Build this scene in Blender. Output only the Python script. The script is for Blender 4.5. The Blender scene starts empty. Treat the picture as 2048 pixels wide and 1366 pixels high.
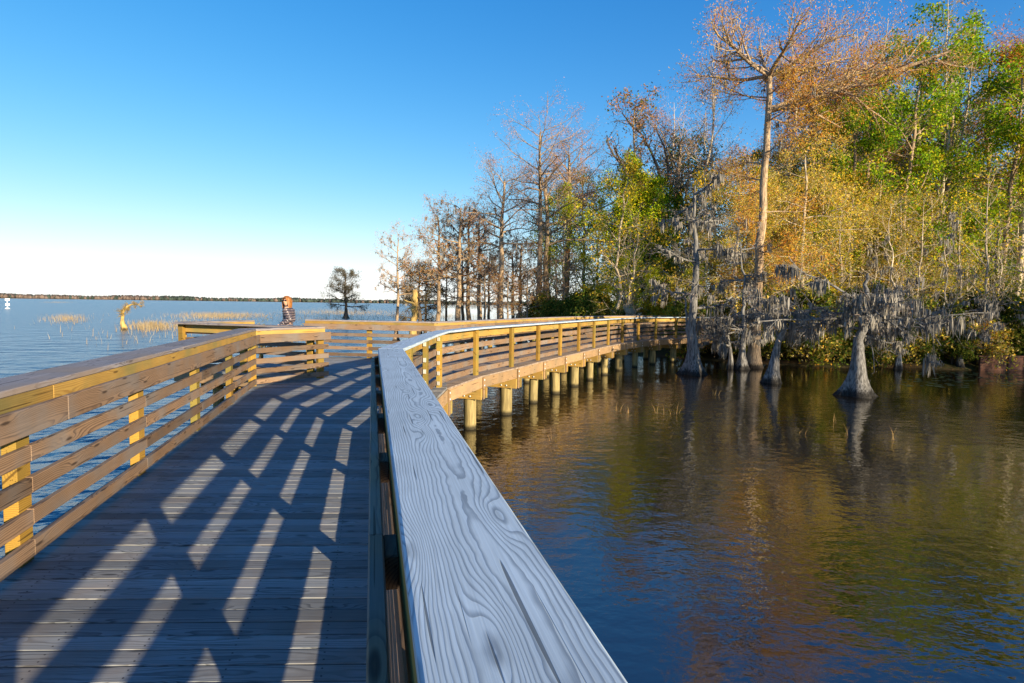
import bpy, bmesh, math, random
import numpy as np
from mathutils import Vector, Matrix

# ------------------------------------------------------------------ camera
scene = bpy.context.scene
F_PX, CAM_H = 1138.0, 2.75
PITCH, ROLL = math.atan(74/1138.0), math.radians(.785)
fw = Vector((0, math.cos(PITCH), -math.sin(PITCH)))
r0 = Vector((1, 0, 0)); u0 = r0.cross(fw)
rt = r0*math.cos(ROLL)+u0*math.sin(ROLL); up = -r0*math.sin(ROLL)+u0*math.cos(ROLL)
cam = bpy.data.cameras.new('camera'); cam.sensor_width = 36; cam.lens = 36*F_PX/2048
cam.clip_start = .05; cam.clip_end = 20000
co = bpy.data.objects.new('camera', cam); scene.collection.objects.link(co)
M = Matrix((rt, up, -fw)).transposed().to_4x4(); M.translation = (0, 0, CAM_H)
co.matrix_world = M
scene.camera = co
# ------------------------------------------------------------------ sky, sun, exposure
SUN_EL = math.radians(12.3)
SUN_H = Vector((1.642, -1.985, 0)).normalized()          # horizontal direction towards the sun
SUN_DIR = SUN_H*math.cos(SUN_EL)+Vector((0, 0, math.sin(SUN_EL)))
world = bpy.data.worlds.new('World'); scene.world = world; world.use_nodes = True
wn = world.node_tree.nodes; wl = world.node_tree.links
sky = wn.new('ShaderNodeTexSky'); sky.sky_type = 'NISHITA'; sky.sun_disc = False
sky.sun_elevation = SUN_EL; sky.sun_rotation = math.atan2(SUN_H.x, SUN_H.y)
sky.altitude = 0; sky.air_density = .6; sky.dust_density = 0; sky.ozone_density = .9
hs = wn.new('ShaderNodeHueSaturation'); hs.inputs['Hue'].default_value = .514; hs.inputs['Saturation'].default_value = 1.42
wl.new(sky.outputs[0], hs.inputs['Color'])
# soft shoulder per channel so that the horizon pales to white instead of clipping
sc_ = wn.new('ShaderNodeSeparateColor'); cc_ = wn.new('ShaderNodeCombineColor'); wl.new(hs.outputs[0], sc_.inputs[0])
for k_ in range(3):
    prev = sc_.outputs[k_]
    for op, val, first in (('MULTIPLY', -.36, False), ('EXPONENT', 0, False), ('SUBTRACT', 1.0, True), ('MULTIPLY', 4.6, False)):
        m_ = wn.new('ShaderNodeMath'); m_.operation = op
        if first: m_.inputs[0].default_value = val; wl.new(prev, m_.inputs[1])
        else: wl.new(prev, m_.inputs[0]); m_.inputs[1].default_value = val
        prev = m_.outputs[0]
    wl.new(prev, cc_.inputs[k_])
wl.new(cc_.outputs[0], wn['Background'].inputs['Color'])
wn['Background'].inputs['Strength'].default_value = .12
sl = bpy.data.lights.new('sun', 'SUN'); sl.energy = 5.0; sl.angle = math.radians(.5); sl.color = (1, .82, .55)
so = bpy.data.objects.new('sun', sl); scene.collection.objects.link(so)
so.rotation_euler = SUN_DIR.to_track_quat('Z', 'Y').to_euler()
vs = scene.view_settings; vs.view_transform = 'Standard'; vs.look = 'None'; vs.gamma = 1; vs.exposure = 1.2
vs.use_curve_mapping = False
scene.render.engine = 'CYCLES'

# ------------------------------------------------------------------ helpers
rnd = random.Random(7)
nr = np.random.default_rng(11)
C = scene.collection
def at(px, py, z):                       # photo pixel -> point on the level z
    d = fw+rt*((px-1024)/F_PX)+up*((683-py)/F_PX)
    return Vector((0, 0, CAM_H))+d*((z-CAM_H)/d.z)
def at_d(px, dist):                      # ground position for a pixel column at a given distance
    return Vector((dist*(px-1024)/F_PX, dist, 0))
def top_z(py, px, dist):
    return CAM_H+dist*((595+.0137*px)-py)/F_PX
def tag(o, label=None, cat=None, group=None, kind=None):
    if label: o['label'] = label
    if cat: o['category'] = cat
    if group: o['group'] = group
    if kind: o['kind'] = kind
    return o
def empty(name, loc=(0, 0, 0), parent=None):
    o = bpy.data.objects.new(name, None); C.objects.link(o); o.location = loc
    o.empty_display_size = .2
    if parent: o.parent = parent
    return o
def link(name, me, parent=None, mat=None):
    o = bpy.data.objects.new(name, me); C.objects.link(o)
    if parent: o.parent = parent
    if mat and not me.materials: me.materials.append(mat)
    return o
def copy_tree(o, parent=None):
    c = o.copy(); C.objects.link(c)
    if parent: c.parent = parent
    for ch in [k for k in bpy.data.objects if k.parent == o]: copy_tree(ch, c)
    return c
def pydata(name, V, Fs, smooth=False):
    me = bpy.data.meshes.new(name)
    me.from_pydata([tuple(v) for v in V], [], [tuple(f) for f in Fs]); me.update()
    if smooth:
        me.polygons.foreach_set('use_smooth', [True]*len(me.polygons))
    return me
def npmesh(name, V, F, smooth=False):    # V (n,3), F (m,k) numpy, all faces the same size
    me = bpy.data.meshes.new(name); k = F.shape[1]
    me.vertices.add(len(V)); me.vertices.foreach_set('co', np.asarray(V, np.float32).ravel())
    me.loops.add(F.size); me.loops.foreach_set('vertex_index', F.astype(np.int32).ravel())
    me.polygons.add(len(F)); me.polygons.foreach_set('loop_start', np.arange(0, F.size, k, dtype=np.int32))
    me.polygons.foreach_set('loop_total', np.full(len(F), k, np.int32))
    if smooth: me.polygons.foreach_set('use_smooth', np.ones(len(F), bool))
    me.update(calc_edges=True)
    return me

# ------------------------------------------------------------------ materials
class NT:
    def __init__(s, name):
        s.m = bpy.data.materials.new(name); s.m.use_nodes = True; s.t = s.m.node_tree
        s.b = s.t.nodes['Principled BSDF']
    def n(s, typ, **kw):
        x = s.t.nodes.new(typ)
        for k, v in kw.items(): setattr(x, k, v)
        return x
    def set(s, sock, v):
        if hasattr(v, 'links') or isinstance(v, bpy.types.NodeSocket): s.t.links.new(v, sock)
        else: sock.default_value = v
    def math(s, op, a, b=0.0, c=None, clamp=False):
        x = s.n('ShaderNodeMath', operation=op); x.use_clamp = clamp
        s.set(x.inputs[0], a); s.set(x.inputs[1], b)
        if c is not None: s.set(x.inputs[2], c)
        return x.outputs[0]
    def vec(s, op, a, b):
        x = s.n('ShaderNodeVectorMath', operation=op); s.set(x.inputs[0], a); s.set(x.inputs[1], b)
        return x.outputs[0]
    def comb(s, x, y, z):
        c = s.n('ShaderNodeCombineXYZ')
        for i, v in enumerate((x, y, z)): s.set(c.inputs[i], v)
        return c.outputs[0]
    def sep(s, v):
        c = s.n('ShaderNodeSeparateXYZ'); s.set(c.inputs[0], v); return c.outputs
    def noise(s, v, scale, detail=2, rough=.5):
        x = s.n('ShaderNodeTexNoise'); s.set(x.inputs['Vector'], v)
        x.inputs['Scale'].default_value = scale; x.inputs['Detail'].default_value = detail
        x.inputs['Roughness'].default_value = rough
        return x.outputs['Fac']
    def smooth(s, v, a, b, lo=0., hi=1.):
        x = s.n('ShaderNodeMapRange', interpolation_type='SMOOTHSTEP'); s.set(x.inputs[0], v)
        for i, q in enumerate((a, b, lo, hi)): s.set(x.inputs[i+1], q)
        return x.outputs[0]
    def mix(s, f, a, b, blend='MIX'):
        x = s.n('ShaderNodeMix', data_type='RGBA', blend_type=blend)
        s.set(x.inputs[0], f); s.set(x.inputs[6], a if not isinstance(a, tuple) else (*a, 1))
        s.set(x.inputs[7], b if not isinstance(b, tuple) else (*b, 1))
        return x.outputs[2]
    def bump(s, h, strength, dist):
        x = s.n('ShaderNodeBump'); s.set(x.inputs['Height'], h)
        x.inputs['Strength'].default_value = strength; x.inputs['Distance'].default_value = dist
        s.t.links.new(x.outputs[0], s.b.inputs['Normal'])
    def base(s, c, rough=.7, spec=.3):
        s.set(s.b.inputs['Base Color'], c if not isinstance(c, tuple) else (*c, 1))
        s.set(s.b.inputs['Roughness'], rough); s.b.inputs['Specular IOR Level'].default_value = spec

def wood_mat(name, early, late, freq=95, jitter=.25, screws=False, knots=True, rough=.72, contrast=1.0, tint=None, knot_dark=.8):
    """sawn softwood: growth rings about a pith off the board, bent round knots; each board its own offset"""
    t = NT(name)
    oi = t.n('ShaderNodeObjectInfo'); tc = t.n('ShaderNodeTexCoord')
    R = oi.outputs['Random']
    R2 = t.math('FRACT', t.math('MULTIPLY', R, 37.7)); R3 = t.math('FRACT', t.math('MULTIPLY', R, 91.3))
    P = t.vec('ADD', tc.outputs['Object'], t.comb(t.math('MULTIPLY', R, 60), 0, 0))
    x, y, z = t.sep(P)
    low = t.noise(t.comb(t.math('MULTIPLY', x, .9), t.math('MULTIPLY', y, 3), t.math('MULTIPLY', z, 3)), 1.6, 2)
    low2 = t.noise(t.comb(t.math('MULTIPLY', x, 5.), t.math('MULTIPLY', y, 9), t.math('MULTIPLY', z, 9)), 1.7, 2)
    yo = t.math('MULTIPLY_ADD', R2, .12, -.06); zo = t.math('MULTIPLY_ADD', R3, -.05, -.035)
    yy = t.math('SUBTRACT', y, yo); zz = t.math('SUBTRACT', z, zo)
    r = t.math('SQRT', t.math('ADD', t.math('POWER', yy, 2), t.math('POWER', zz, 2)))
    r = t.math('ADD', r, t.math('MULTIPLY', t.math('SUBTRACT', low, .5), .03))
    r = t.math('ADD', r, t.math('MULTIPLY', t.math('SUBTRACT', low2, .5), .008))
    if knots:
        vo = t.n('ShaderNodeTexVoronoi'); vo.voronoi_dimensions = '2D'; vo.inputs['Scale'].default_value = 1
        t.set(vo.inputs['Vector'], t.comb(t.math('MULTIPLY', x, 1.35), t.math('MULTIPLY', t.math('ADD', y, z), 6.5), 0))
        kd = vo.outputs['Distance']
        kb = t.math('EXPONENT', t.math('MULTIPLY', t.math('POWER', kd, 2), -22))
        r = t.math('ADD', r, t.math('MULTIPLY', kb, .032))
    v = t.math('FRACT', t.math('MULTIPLY', r, freq))
    lat = t.math('MULTIPLY', t.smooth(v, .45, .92), t.smooth(v, .93, 1., 1, 0))
    fib = t.noise(t.comb(t.math('MULTIPLY', x, 4), t.math('MULTIPLY', y, 190), t.math('MULTIPLY', z, 190)), 1, 2)
    mott = t.noise(P, 3.2, 3)
    c = t.mix(t.math('MULTIPLY', lat, contrast, clamp=True), early, late)
    if tint:
        c = t.mix(t.smooth(t.noise(P, 1.7, 3), .42, .68), c, tint)
    val = t.math('ADD', t.math('MULTIPLY_ADD', R2, jitter*2, 1-jitter), t.math('MULTIPLY_ADD', mott, .5, -.25))
    val = t.math('MULTIPLY', val, t.math('MULTIPLY_ADD', fib, .5, .75))
    c = t.mix(1.0, c, t.comb(val, val, val), 'MULTIPLY')
    if knots:
        c = t.mix(t.smooth(kd, .03, .085, knot_dark, 0), c, tuple(q*.35 for q in late))
    # checks: thin drying cracks along the grain
    ck = t.noise(t.comb(t.math('MULTIPLY', x, 1.3), t.math('MULTIPLY', y, 60), t.math('MULTIPLY', z, 60)), 1, 1)
    ckm = t.smooth(ck, .695, .72)
    c = t.mix(t.math('MULTIPLY', ckm, .75), c, tuple(q*.25 for q in late))
    if screws:
        g = t.n('ShaderNodeNewGeometry'); gx, gy, gz = t.sep(g.outputs['Position'])
        u = t.math('FRACT', t.math('DIVIDE', t.math('ADD', gx, t.math('MULTIPLY', gy, .25)), .405))
        wv = t.math('FRACT', t.math('DIVIDE', t.math('SUBTRACT', gy, t.math('MULTIPLY', gx, .037)), SCREW_P))
        jit = t.math('MULTIPLY_ADD', R3, .03, -.015)
        du = t.math('MULTIPLY', t.math('SUBTRACT', t.math('ADD', u, jit), .5), .405)
        dv = t.math('MULTIPLY', t.math('SUBTRACT', t.math('ABSOLUTE', t.math('SUBTRACT', wv, .5)), .27), SCREW_P)
        d2 = t.math('SQRT', t.math('ADD', t.math('POWER', du, 2), t.math('POWER', dv, 2)))
        c = t.mix(t.smooth(d2, .0035, .006, .85, 0), c, (.012, .012, .014))
    t.base(c, rough, .25)
    h = t.math('SUBTRACT', t.math('MULTIPLY', fib, .5), t.math('ADD', t.math('MULTIPLY', lat, -.25), ckm))
    t.bump(h, .35, .002)
    return t.m
SCREW_P = .1105
MAT = {}
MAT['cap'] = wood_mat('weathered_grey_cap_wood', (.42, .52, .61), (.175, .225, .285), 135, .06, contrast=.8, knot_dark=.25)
MAT['cap2'] = wood_mat('weathered_brown_cap_wood', (.27, .25, .26), (.12, .10, .105), 110, .2, tint=(.24, .19, .16), knot_dark=.5)
MAT['rail'] = wood_mat('weathered_brown_rail_wood', (.21, .135, .083), (.078, .048, .033), 105, .36, tint=(.165, .14, .125))
MAT['post'] = wood_mat('yellow_treated_post_wood', (.31, .185, .032), (.18, .095, .018), 80, .26, contrast=.85, tint=(.20, .165, .04))
MAT['back'] = wood_mat('honey_treated_board_wood', (.38, .235, .06), (.24, .13, .03), 85, .22, contrast=.8, tint=(.24, .19, .065))
MAT['deck'] = wood_mat('weathered_deck_wood', (.235, .25, .262), (.11, .117, .124), 120, .32, screws=True, tint=(.215, .20, .19))
MAT['deck2'] = wood_mat('sunbleached_deck_wood', (.30, .235, .185), (.17, .125, .095), 120, .2)
MAT['rim'] = wood_mat('brown_rim_wood', (.33, .215, .115), (.19, .11, .055), 85, .2, contrast=.7, tint=(.24, .17, .10))

def pile_mat():
    t = NT('round_pile_wood'); tc = t.n('ShaderNodeTexCoord'); oi = t.n('ShaderNodeObjectInfo')
    P = t.vec('ADD', tc.outputs['Object'], t.comb(t.math('MULTIPLY', oi.outputs['Random'], 40), 0, 0))
    x, y, z = t.sep(P)
    st = t.noise(t.comb(t.math('MULTIPLY', x, 30), t.math('MULTIPLY', y, 30), t.math('MULTIPLY', z, 2)), 1, 3)
    c = t.mix(t.smooth(st, .3, .7), (.34, .27, .12), (.17, .135, .06))
    zz = t.sep(tc.outputs['Object'])[2]
    edge = t.math('ADD', zz, t.math('MULTIPLY_ADD', st, .12, -.06))
    c = t.mix(t.smooth(edge, .03, .13, .9, 0), c, (.012, .012, .010))     # wet, algae-black waterline
    t.base(c, .8, .2); t.bump(st, .5, .01); return t.m
MAT['pile'] = pile_mat()
def plain(name, col, rough=.7, metal=0., spec=.4, nscale=None, col2=None):
    t = NT(name)
    if nscale:
        tc = t.n('ShaderNodeTexCoord'); nz = t.noise(tc.outputs['Object'], nscale, 4)
        t.base(t.mix(t.smooth(nz, .3, .7), col, col2), rough, spec)
        t.bump(nz, .3, .01)
    else: t.base(col, rough, spec)
    t.b.inputs['Metallic'].default_value = metal
    return t.m
MAT['bolt'] = plain('galvanised_steel', (.62, .62, .60), .45, .6)
def bark_mat(name, c1, c2, wet=False, sc=9):
    t = NT(name); tc = t.n('ShaderNodeTexCoord'); oi = t.n('ShaderNodeObjectInfo')
    P = tc.outputs['Object']; x, y, z = t.sep(P)
    st = t.noise(t.comb(t.math('MULTIPLY', x, sc), t.math('MULTIPLY', y, sc), t.math('MULTIPLY', z, sc*.16)), 1, 4, .65)
    bl = t.noise(P, .9, 3)
    c = t.mix(t.smooth(st, .32, .66), c2, c1)
    c = t.mix(t.smooth(bl, .45, .7, 0, .45), c, tuple(q*.55 for q in c2))
    R = t.math('MULTIPLY_ADD', oi.outputs['Random'], .4, .8)
    c = t.mix(1., c, t.comb(R, R, R), 'MULTIPLY')
    if wet:
        e = t.math('ADD', z, t.math('MULTIPLY_ADD', st, .3, -.15))
        c = t.mix(t.smooth(e, .1, .3, .88, 0), c, (.012, .011, .010))
    t.base(c, .85, .15); t.bump(st, .8, .03); return t.m
MAT['bark_pale'] = bark_mat('pale_bark', (.56, .48, .36), (.25, .20, .145), False, 16)
MAT['bark_cyp'] = bark_mat('cypress_bark', (.46, .34, .22), (.15, .105, .07), True, 17)
MAT['bark_grey'] = bark_mat('grey_lichen_bark', (.25, .245, .24), (.06, .057, .055), True, 20)
MAT['bark_dark'] = bark_mat('dark_bark', (.13, .10, .075), (.055, .045, .036))
MAT['bark_gold'] = bark_mat('golden_snag_bark', (.48, .34, .12), (.24, .16, .06), True)
def leaf_mat(name, trans=.35):
    t = NT(name); a = t.n('ShaderNodeAttribute', attribute_name='leafcol')
    d = t.n('ShaderNodeBsdfDiffuse'); tr = t.n('ShaderNodeBsdfTranslucent'); mx = t.n('ShaderNodeMixShader')
    oi = t.n('ShaderNodeObjectInfo'); R = t.math('MULTIPLY_ADD', oi.outputs['Random'], .3, .85)
    c = t.mix(1., a.outputs['Color'], t.comb(R, R, R), 'MULTIPLY')
    t.set(d.inputs[0], c); t.set(tr.inputs[0], c); mx.inputs[0].default_value = trans
    t.t.links.new(d.outputs[0], mx.inputs[1]); t.t.links.new(tr.outputs[0], mx.inputs[2])
    t.t.links.new(mx.outputs[0], t.t.nodes['Material Output'].inputs[0])
    t.t.nodes.remove(t.b); return t.m
MAT['leaf'] = leaf_mat('foliage')
MAT['moss'] = leaf_mat('hanging_moss', .2)

def water_mat():
    t = NT('lake_water'); g = t.n('ShaderNodeNewGeometry'); P = g.outputs['Position']
    x, y, z = t.sep(P)
    open_ = t.smooth(t.math('ADD', x, t.math('MULTIPLY', y, .12)), -6, 1, 1, 0)      # open lake against the sheltered cove
    q = t.comb(t.math('MULTIPLY', x, .75), y, 0)
    n1 = t.noise(q, 1.1, 2, .5); n2 = t.noise(q, 4.2, 3, .55); n3 = t.noise(t.comb(x, t.math('MULTIPLY', y, 1.6), 3), .33, 2)
    calm = t.math('ADD', t.math('MULTIPLY', n2, .0125), t.math('MULTIPLY', n1, .014))
    rough = t.math('ADD', t.math('MULTIPLY', n2, .07), t.math('ADD', t.math('MULTIPLY', n1, .24), t.math('MULTIPLY', n3, .45)))
    calm = t.math('MULTIPLY', calm, t.smooth(t.noise(t.comb(x, t.math('MULTIPLY', y, 1.4), 9), .16, 2), .36, .62, .5, 1.5))    # ruffled and calm patches
    h = t.math('ADD', calm, t.math('MULTIPLY', open_, rough))
    t.base(t.mix(open_, (.010, .0075, .004), (.014, .045, .085)), t.math('MULTIPLY_ADD', open_, .22, .025), .9); t.b.inputs['IOR'].default_value = 1.9
    t.bump(h, 1.0, 1.0)
    return t.m
MAT['water'] = water_mat()
def ground_mat():
    t = NT('leaf_litter_soil'); g = t.n('ShaderNodeNewGeometry'); P = g.outputs['Position']
    a = t.noise(P, .8, 4); b = t.noise(P, 9, 4)
    c = t.mix(t.smooth(a, .35, .65), (.075, .05, .028), (.05, .055, .02))
    c = t.mix(t.smooth(b, .45, .7, 0, .6), c, (.15, .09, .04))
    t.base(c, .95, .1); t.bump(b, .8, .05); return t.m
MAT['ground'] = ground_mat()

# ------------------------------------------------------------------ water and land
wm = pydata('water', [(-9000, -300, 0), (9000, -300, 0), (9000, 12000, 0), (-9000, 12000, 0)], [(0, 1, 2, 3)])
tag(link('lake_water', wm, mat=MAT['water']), kind='structure')
SHORE = [(1.5, 170), (1.0, 110), (.5, 75), (1.0, 55), (2.0, 42), (3.8, 35), (8.0, 31.6), (12.3, 28.4), (15.5, 27.0), (18.5, 27.2),
         (21.2, 26.6), (24.5, 27.0), (29, 25), (33, 19), (33.5, 10), (30, 3), (27.5, -4), (27, -14), (29, -30)]
def land():
    V = []; Fs = []; n = len(SHORE)
    inner = [(60, 400), (60, 300), (60, 220), (60, 170), (60, 130), (60, 110), (60, 95), (60, 82), (60, 72), (60, 66), (62, 60), (64, 54), (68, 46), (72, 36), (76, 26), (80, 14), (82, 2), (84, -12), (86, -30)]
    rows = [(-.06, -.5), (0.0, .06), (.03, .42), (.10, .75), (.25, 1.0), (.6, 1.3), (1.0, 1.6)]
    for (sx, sy), (ix, iy) in zip(SHORE, inner):
        for k, (s, z) in enumerate(rows):
            jz = rnd.uniform(-.12, .18) if k > 1 else 0
            V.append((sx+(ix-sx)*s+rnd.uniform(-.15, .15), sy+(iy-sy)*s+rnd.uniform(-.15, .15), z+jz))
    m = len(rows)
    for i in range(n-1):
        for k in range(m-1):
            a = i*m+k; Fs.append((a, a+1, a+m+1, a+m))
    me = pydata('land', V, Fs, True)
    bm = bmesh.new(); bm.from_mesh(me); bmesh.ops.subdivide_edges(bm, edges=bm.edges[:], cuts=2, use_grid_fill=True, smooth=.5)
    bmesh.ops.recalc_face_normals(bm, faces=bm.faces[:]); bm.to_mesh(me); bm.free()
    tag(link('wooded_shore', me, mat=MAT['ground']), kind='structure')
land()

# ------------------------------------------------------------------ boardwalk
DK = 1.20                                 # deck level
CAPZ = DK+1.05
walk = empty('boardwalk', (-1, 8, 0))
tag(walk, 'weathered timber boardwalk on round piles curving over the dark water to the wooded shore', 'boardwalk')
bpy.context.view_layer.update()
WM = Matrix.Translation((-1, 8, 0))
def prism(name, quad, z0, z1, mat, parent, bev=.003, ploc=(-1, 8, 0)):
    """board whose plan is quad [a0,a1,b1,b0] (a->b the long way), own object with local x along its length"""
    a0, a1, b1, b0 = [Vector((q[0], q[1], 0)) for q in quad]
    A = (a0+a1)/2; B = (b0+b1)/2; d = (B-A); d.normalize(); nrm = Vector((-d.y, d.x, 0))
    mid = (A+B)/2; zc = (z0+z1)/2; h = (z1-z0)/2
    V = []
    for z in (-h, h):
        for q in (a0, a1, b1, b0):
            w = q-mid; V.append((w.dot(d), w.dot(nrm), z))
    Fs = [(0, 1, 2, 3), (7, 6, 5, 4), (0, 4, 5, 1), (1, 5, 6, 2), (2, 6, 7, 3), (3, 7, 4, 0)]
    me = bpy.data.meshes.new(name); bm = bmesh.new()
    vs_ = [bm.verts.new(v) for v in V]
    for f in Fs: bm.faces.new([vs_[i] for i in f])
    bmesh.ops.recalc_face_normals(bm, faces=bm.faces[:])
    if bev: bmesh.ops.bevel(bm, geom=bm.edges[:], offset=bev, segments=1, affect='EDGES', profile=.5)
    bm.to_mesh(me); bm.free(); me.materials.append(mat)
    o = bpy.data.objects.new(name, me); C.objects.link(o); o.parent = parent
    o.location = (mid.x-ploc[0], mid.y-ploc[1], zc-ploc[2])
    o.rotation_euler = (0, 0, math.atan2(d.y, d.x))
    return o
def box_mesh(name, sx, sy, z0, z1, mat, bev=.004):
    bm = bmesh.new(); bmesh.ops.create_cube(bm, size=1)
    for v in bm.verts: v.co = Vector((v.co.x*sx, v.co.y*sy, z0+(v.co.z+.5)*(z1-z0)))
    bmesh.ops.bevel(bm, geom=bm.edges[:], offset=bev, segments=1, affect='EDGES', profile=.5)
    me = bpy.data.meshes.new(name); bm.to_mesh(me); bm.free(); me.materials.append(mat); return me
POST_ME = box_mesh('post', .14, .075, -.24, 1.011, MAT['post'])
BLOCK_ME = box_mesh('spacer_block', .14, .038, -.045, .045, MAT['rail'])
def dome_mesh():
    bm = bmesh.new(); bmesh.ops.create_uvsphere(bm, u_segments=8, v_segments=4, radius=.026)
    for v in bm.verts: v.co.z *= .55
    me = bpy.data.meshes.new('bolt'); bm.to_mesh(me); bm.free()
    me.polygons.foreach_set('use_smooth', [True]*len(me.polygons)); me.materials.append(MAT['bolt']); return me
BOLT_ME = dome_mesh()
def tab_mesh():
    return box_mesh('bracket', .05, .012, -.035, .035, MAT['bolt'], .002)
TAB_ME = tab_mesh()

RAIL_Z = [.04, .227, .414, .601]
def miter(nodes, inside):
    """per node: (point, unit offset vector towards inside scaled for mitred joints)"""
    N = [Vector((p[0], p[1], 0)) for p in nodes]; out = []
    for i, p in enumerate(N):
        ns = []
        if i > 0: d = (p-N[i-1]).normalized(); ns.append(Vector((-d.y, d.x, 0))*inside)
        if i < len(N)-1: d = (N[i+1]-p).normalized(); ns.append(Vector((-d.y, d.x, 0))*inside)
        m = sum(ns, Vector()); m.normalize(); m = m/max(.4, m.dot(ns[0]))
        out.append((p, m))
    return out
def railing(label, nodes, inside, spacing=1.88, posts=True, outer_cap=.268, start_gap=0., post_at=None, blocks=True, rail_h=.094, capm='cap2', ext0=0, ext1=0, brackets=()):
    """nodes: plan polyline of the cap's inner edge; inside +1 left of travel, -1 right"""
    part = empty('railing', (0, 0, 0), walk); part.location = (1, -8, 0)
    part['label'] = label
    pl = (0, 0, 0)
    mi = miter(nodes, inside)
    def off(i, o): return mi[i][0]+mi[i][1]*o
    nseg = len(nodes)-1
    for i in range(nseg):
        p, q = mi[i][0], mi[i+1][0]; L = (q-p).length; d = (q-p).normalized(); nrm = Vector((-d.y, d.x, 0))*inside
        n = max(1, round(L/spacing))
        def span(o1, o2, t0, t1, g=0.0015):
            # quad between params t0..t1 of this segment; ends mitred only at the nodes
            def pt(t, o):
                if t <= 0: return off(i, o)+d*g
                if t >= 1: return off(i+1, o)-d*g
                return p+d*(L*t)+nrm*o+d*(g if t == t0 else -g)
            return [pt(t0, o1), pt(t0, o2), pt(t1, o2), pt(t1, o1)]
        # cap, backing board, rub rail: one board per straight run (two when long)
        cuts = [0, 1] if L < 4.6 else ([0, .5, 1] if L < 8 else ([0, .29, 1] if L < 10 else [0, .3, .66, 1]))
        for a, b in zip(cuts[:-1], cuts[1:]):
            prism('cap_board', span(-outer_cap, .004, a, b), CAPZ-.038, CAPZ, MAT[capm], part, .006, pl)
        cuts2 = [0, 1] if L < 4.6 else [0, .45, 1]
        for a, b in zip(cuts2[:-1], cuts2[1:]):
            prism('backing_board', span(-.038, 0, a, b), DK+.83, CAPZ-.0395, MAT['back'], part, .003, pl)
            a2 = a if a > 0 or i > 0 else a-ext0/L; b2 = b if b < 1 or i < nseg-1 else b+ext1/L
            qd = span(.038, .076, a, b)
            if ext0 and i == 0 and a == 0: qd[0] = qd[0]-d*ext0; qd[1] = qd[1]-d*ext0
            if ext1 and i == nseg-1 and b == 1: qd[2] = qd[2]+d*ext1; qd[3] = qd[3]+d*ext1
            prism('rub_rail', qd, DK+.79, DK+.943, MAT['rail'], part, .004, pl)
        for k in range(n):
            for z in RAIL_Z:
                dz = rnd.uniform(-.004, .004)
                qd = span(-.038, 0, k/n, (k+1)/n)
                if ext1 and i == nseg-1 and k == n-1: qd[2] = qd[2]+d*ext1; qd[3] = qd[3]+d*ext1
                prism('rail', qd, DK+z+dz, DK+z+rail_h+dz, MAT['rail'], part, .003, pl)
        # posts
        for k in range(n+1):
            if k == n and i < nseg-1: continue
            t = k/n
            if k == 0 and i == 0: t = .07/L
            if k == n: t = 1-.07/L
            P = p+d*(L*t)-nrm*(.0395+.0375)
            ang = math.atan2(d.y, d.x)
            if k == 0 and i > 0:
                P = mi[i][0]-mi[i][1]*(.079); ang = math.atan2(mi[i][1].y, mi[i][1].x)+math.pi/2
            o = bpy.data.objects.new('post', POST_ME); C.objects.link(o); o.parent = part
            o.location = (P.x, P.y, DK); o.rotation_euler = (0, 0, ang)
        if blocks:
            nb = max(1, round(L/.93))
            for k in range(nb):
                t = (k+.5)/nb; P = p+d*(L*t)+nrm*.019
                o = bpy.data.objects.new('spacer_block', BLOCK_ME); C.objects.link(o); o.parent = part
                o.location = (P.x, P.y, DK+.868); o.rotation_euler = (0, 0, math.atan2(d.y, d.x))
    return part

def rline(y): return .067-.2463*y
R1 = (-1.46, 6.2)
R_NEAR = [(rline(-2.4), -2.4), R1, (-1.47, 9.15), (-1.42, 10.5)]
OUT = [(-.86, 12.42), (-.08, 14.15), (.66, 15.9), (1.42, 17.6), (2.19, 19.3), (2.95, 20.98), (3.75, 22.62), (4.62, 24.2), (5.62, 25.65), (6.75, 27.0), (8.05, 28.15), (9.5, 29.0), (11.1, 29.55)]
RIGHT = R_NEAR+OUT
railing('right railing with a broad grey cap running along the near walk and round the curve', RIGHT, 1, rail_h=.116, capm='cap')
LEFT = [(-1.40, -2.0), (-4.62, 10.25), (-3.80, 11.55)]
railing('left railing that bends inward at its end', [LEFT[0], LEFT[1], LEFT[2]], -1, ext1=.09, outer_cap=.315)
P1 = (-7.51, 12.94); P2 = (-5.85, 16.05); AE = (-6.72, 14.85); FC = (-2.12, 15.45)
W2 = (-4.05, 11.72)
railing('railing of the side platform facing the near walk', [P1, W2], 1)
railing('short end railing of the side platform', [P1, AE], -1)
FAR = [P2, FC]
def left_offset(nodes, w):
    mi = miter(nodes, 1); return [(p+m*w).to_2d() for p, m in mi]
INN = [tuple(v) for v in left_offset(OUT, 2.25)]
INN = [v for v in INN if v[1] > 16.2]
railing('far railing of the platform and the outgoing walk', [P2, FC]+INN, -1)

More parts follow.
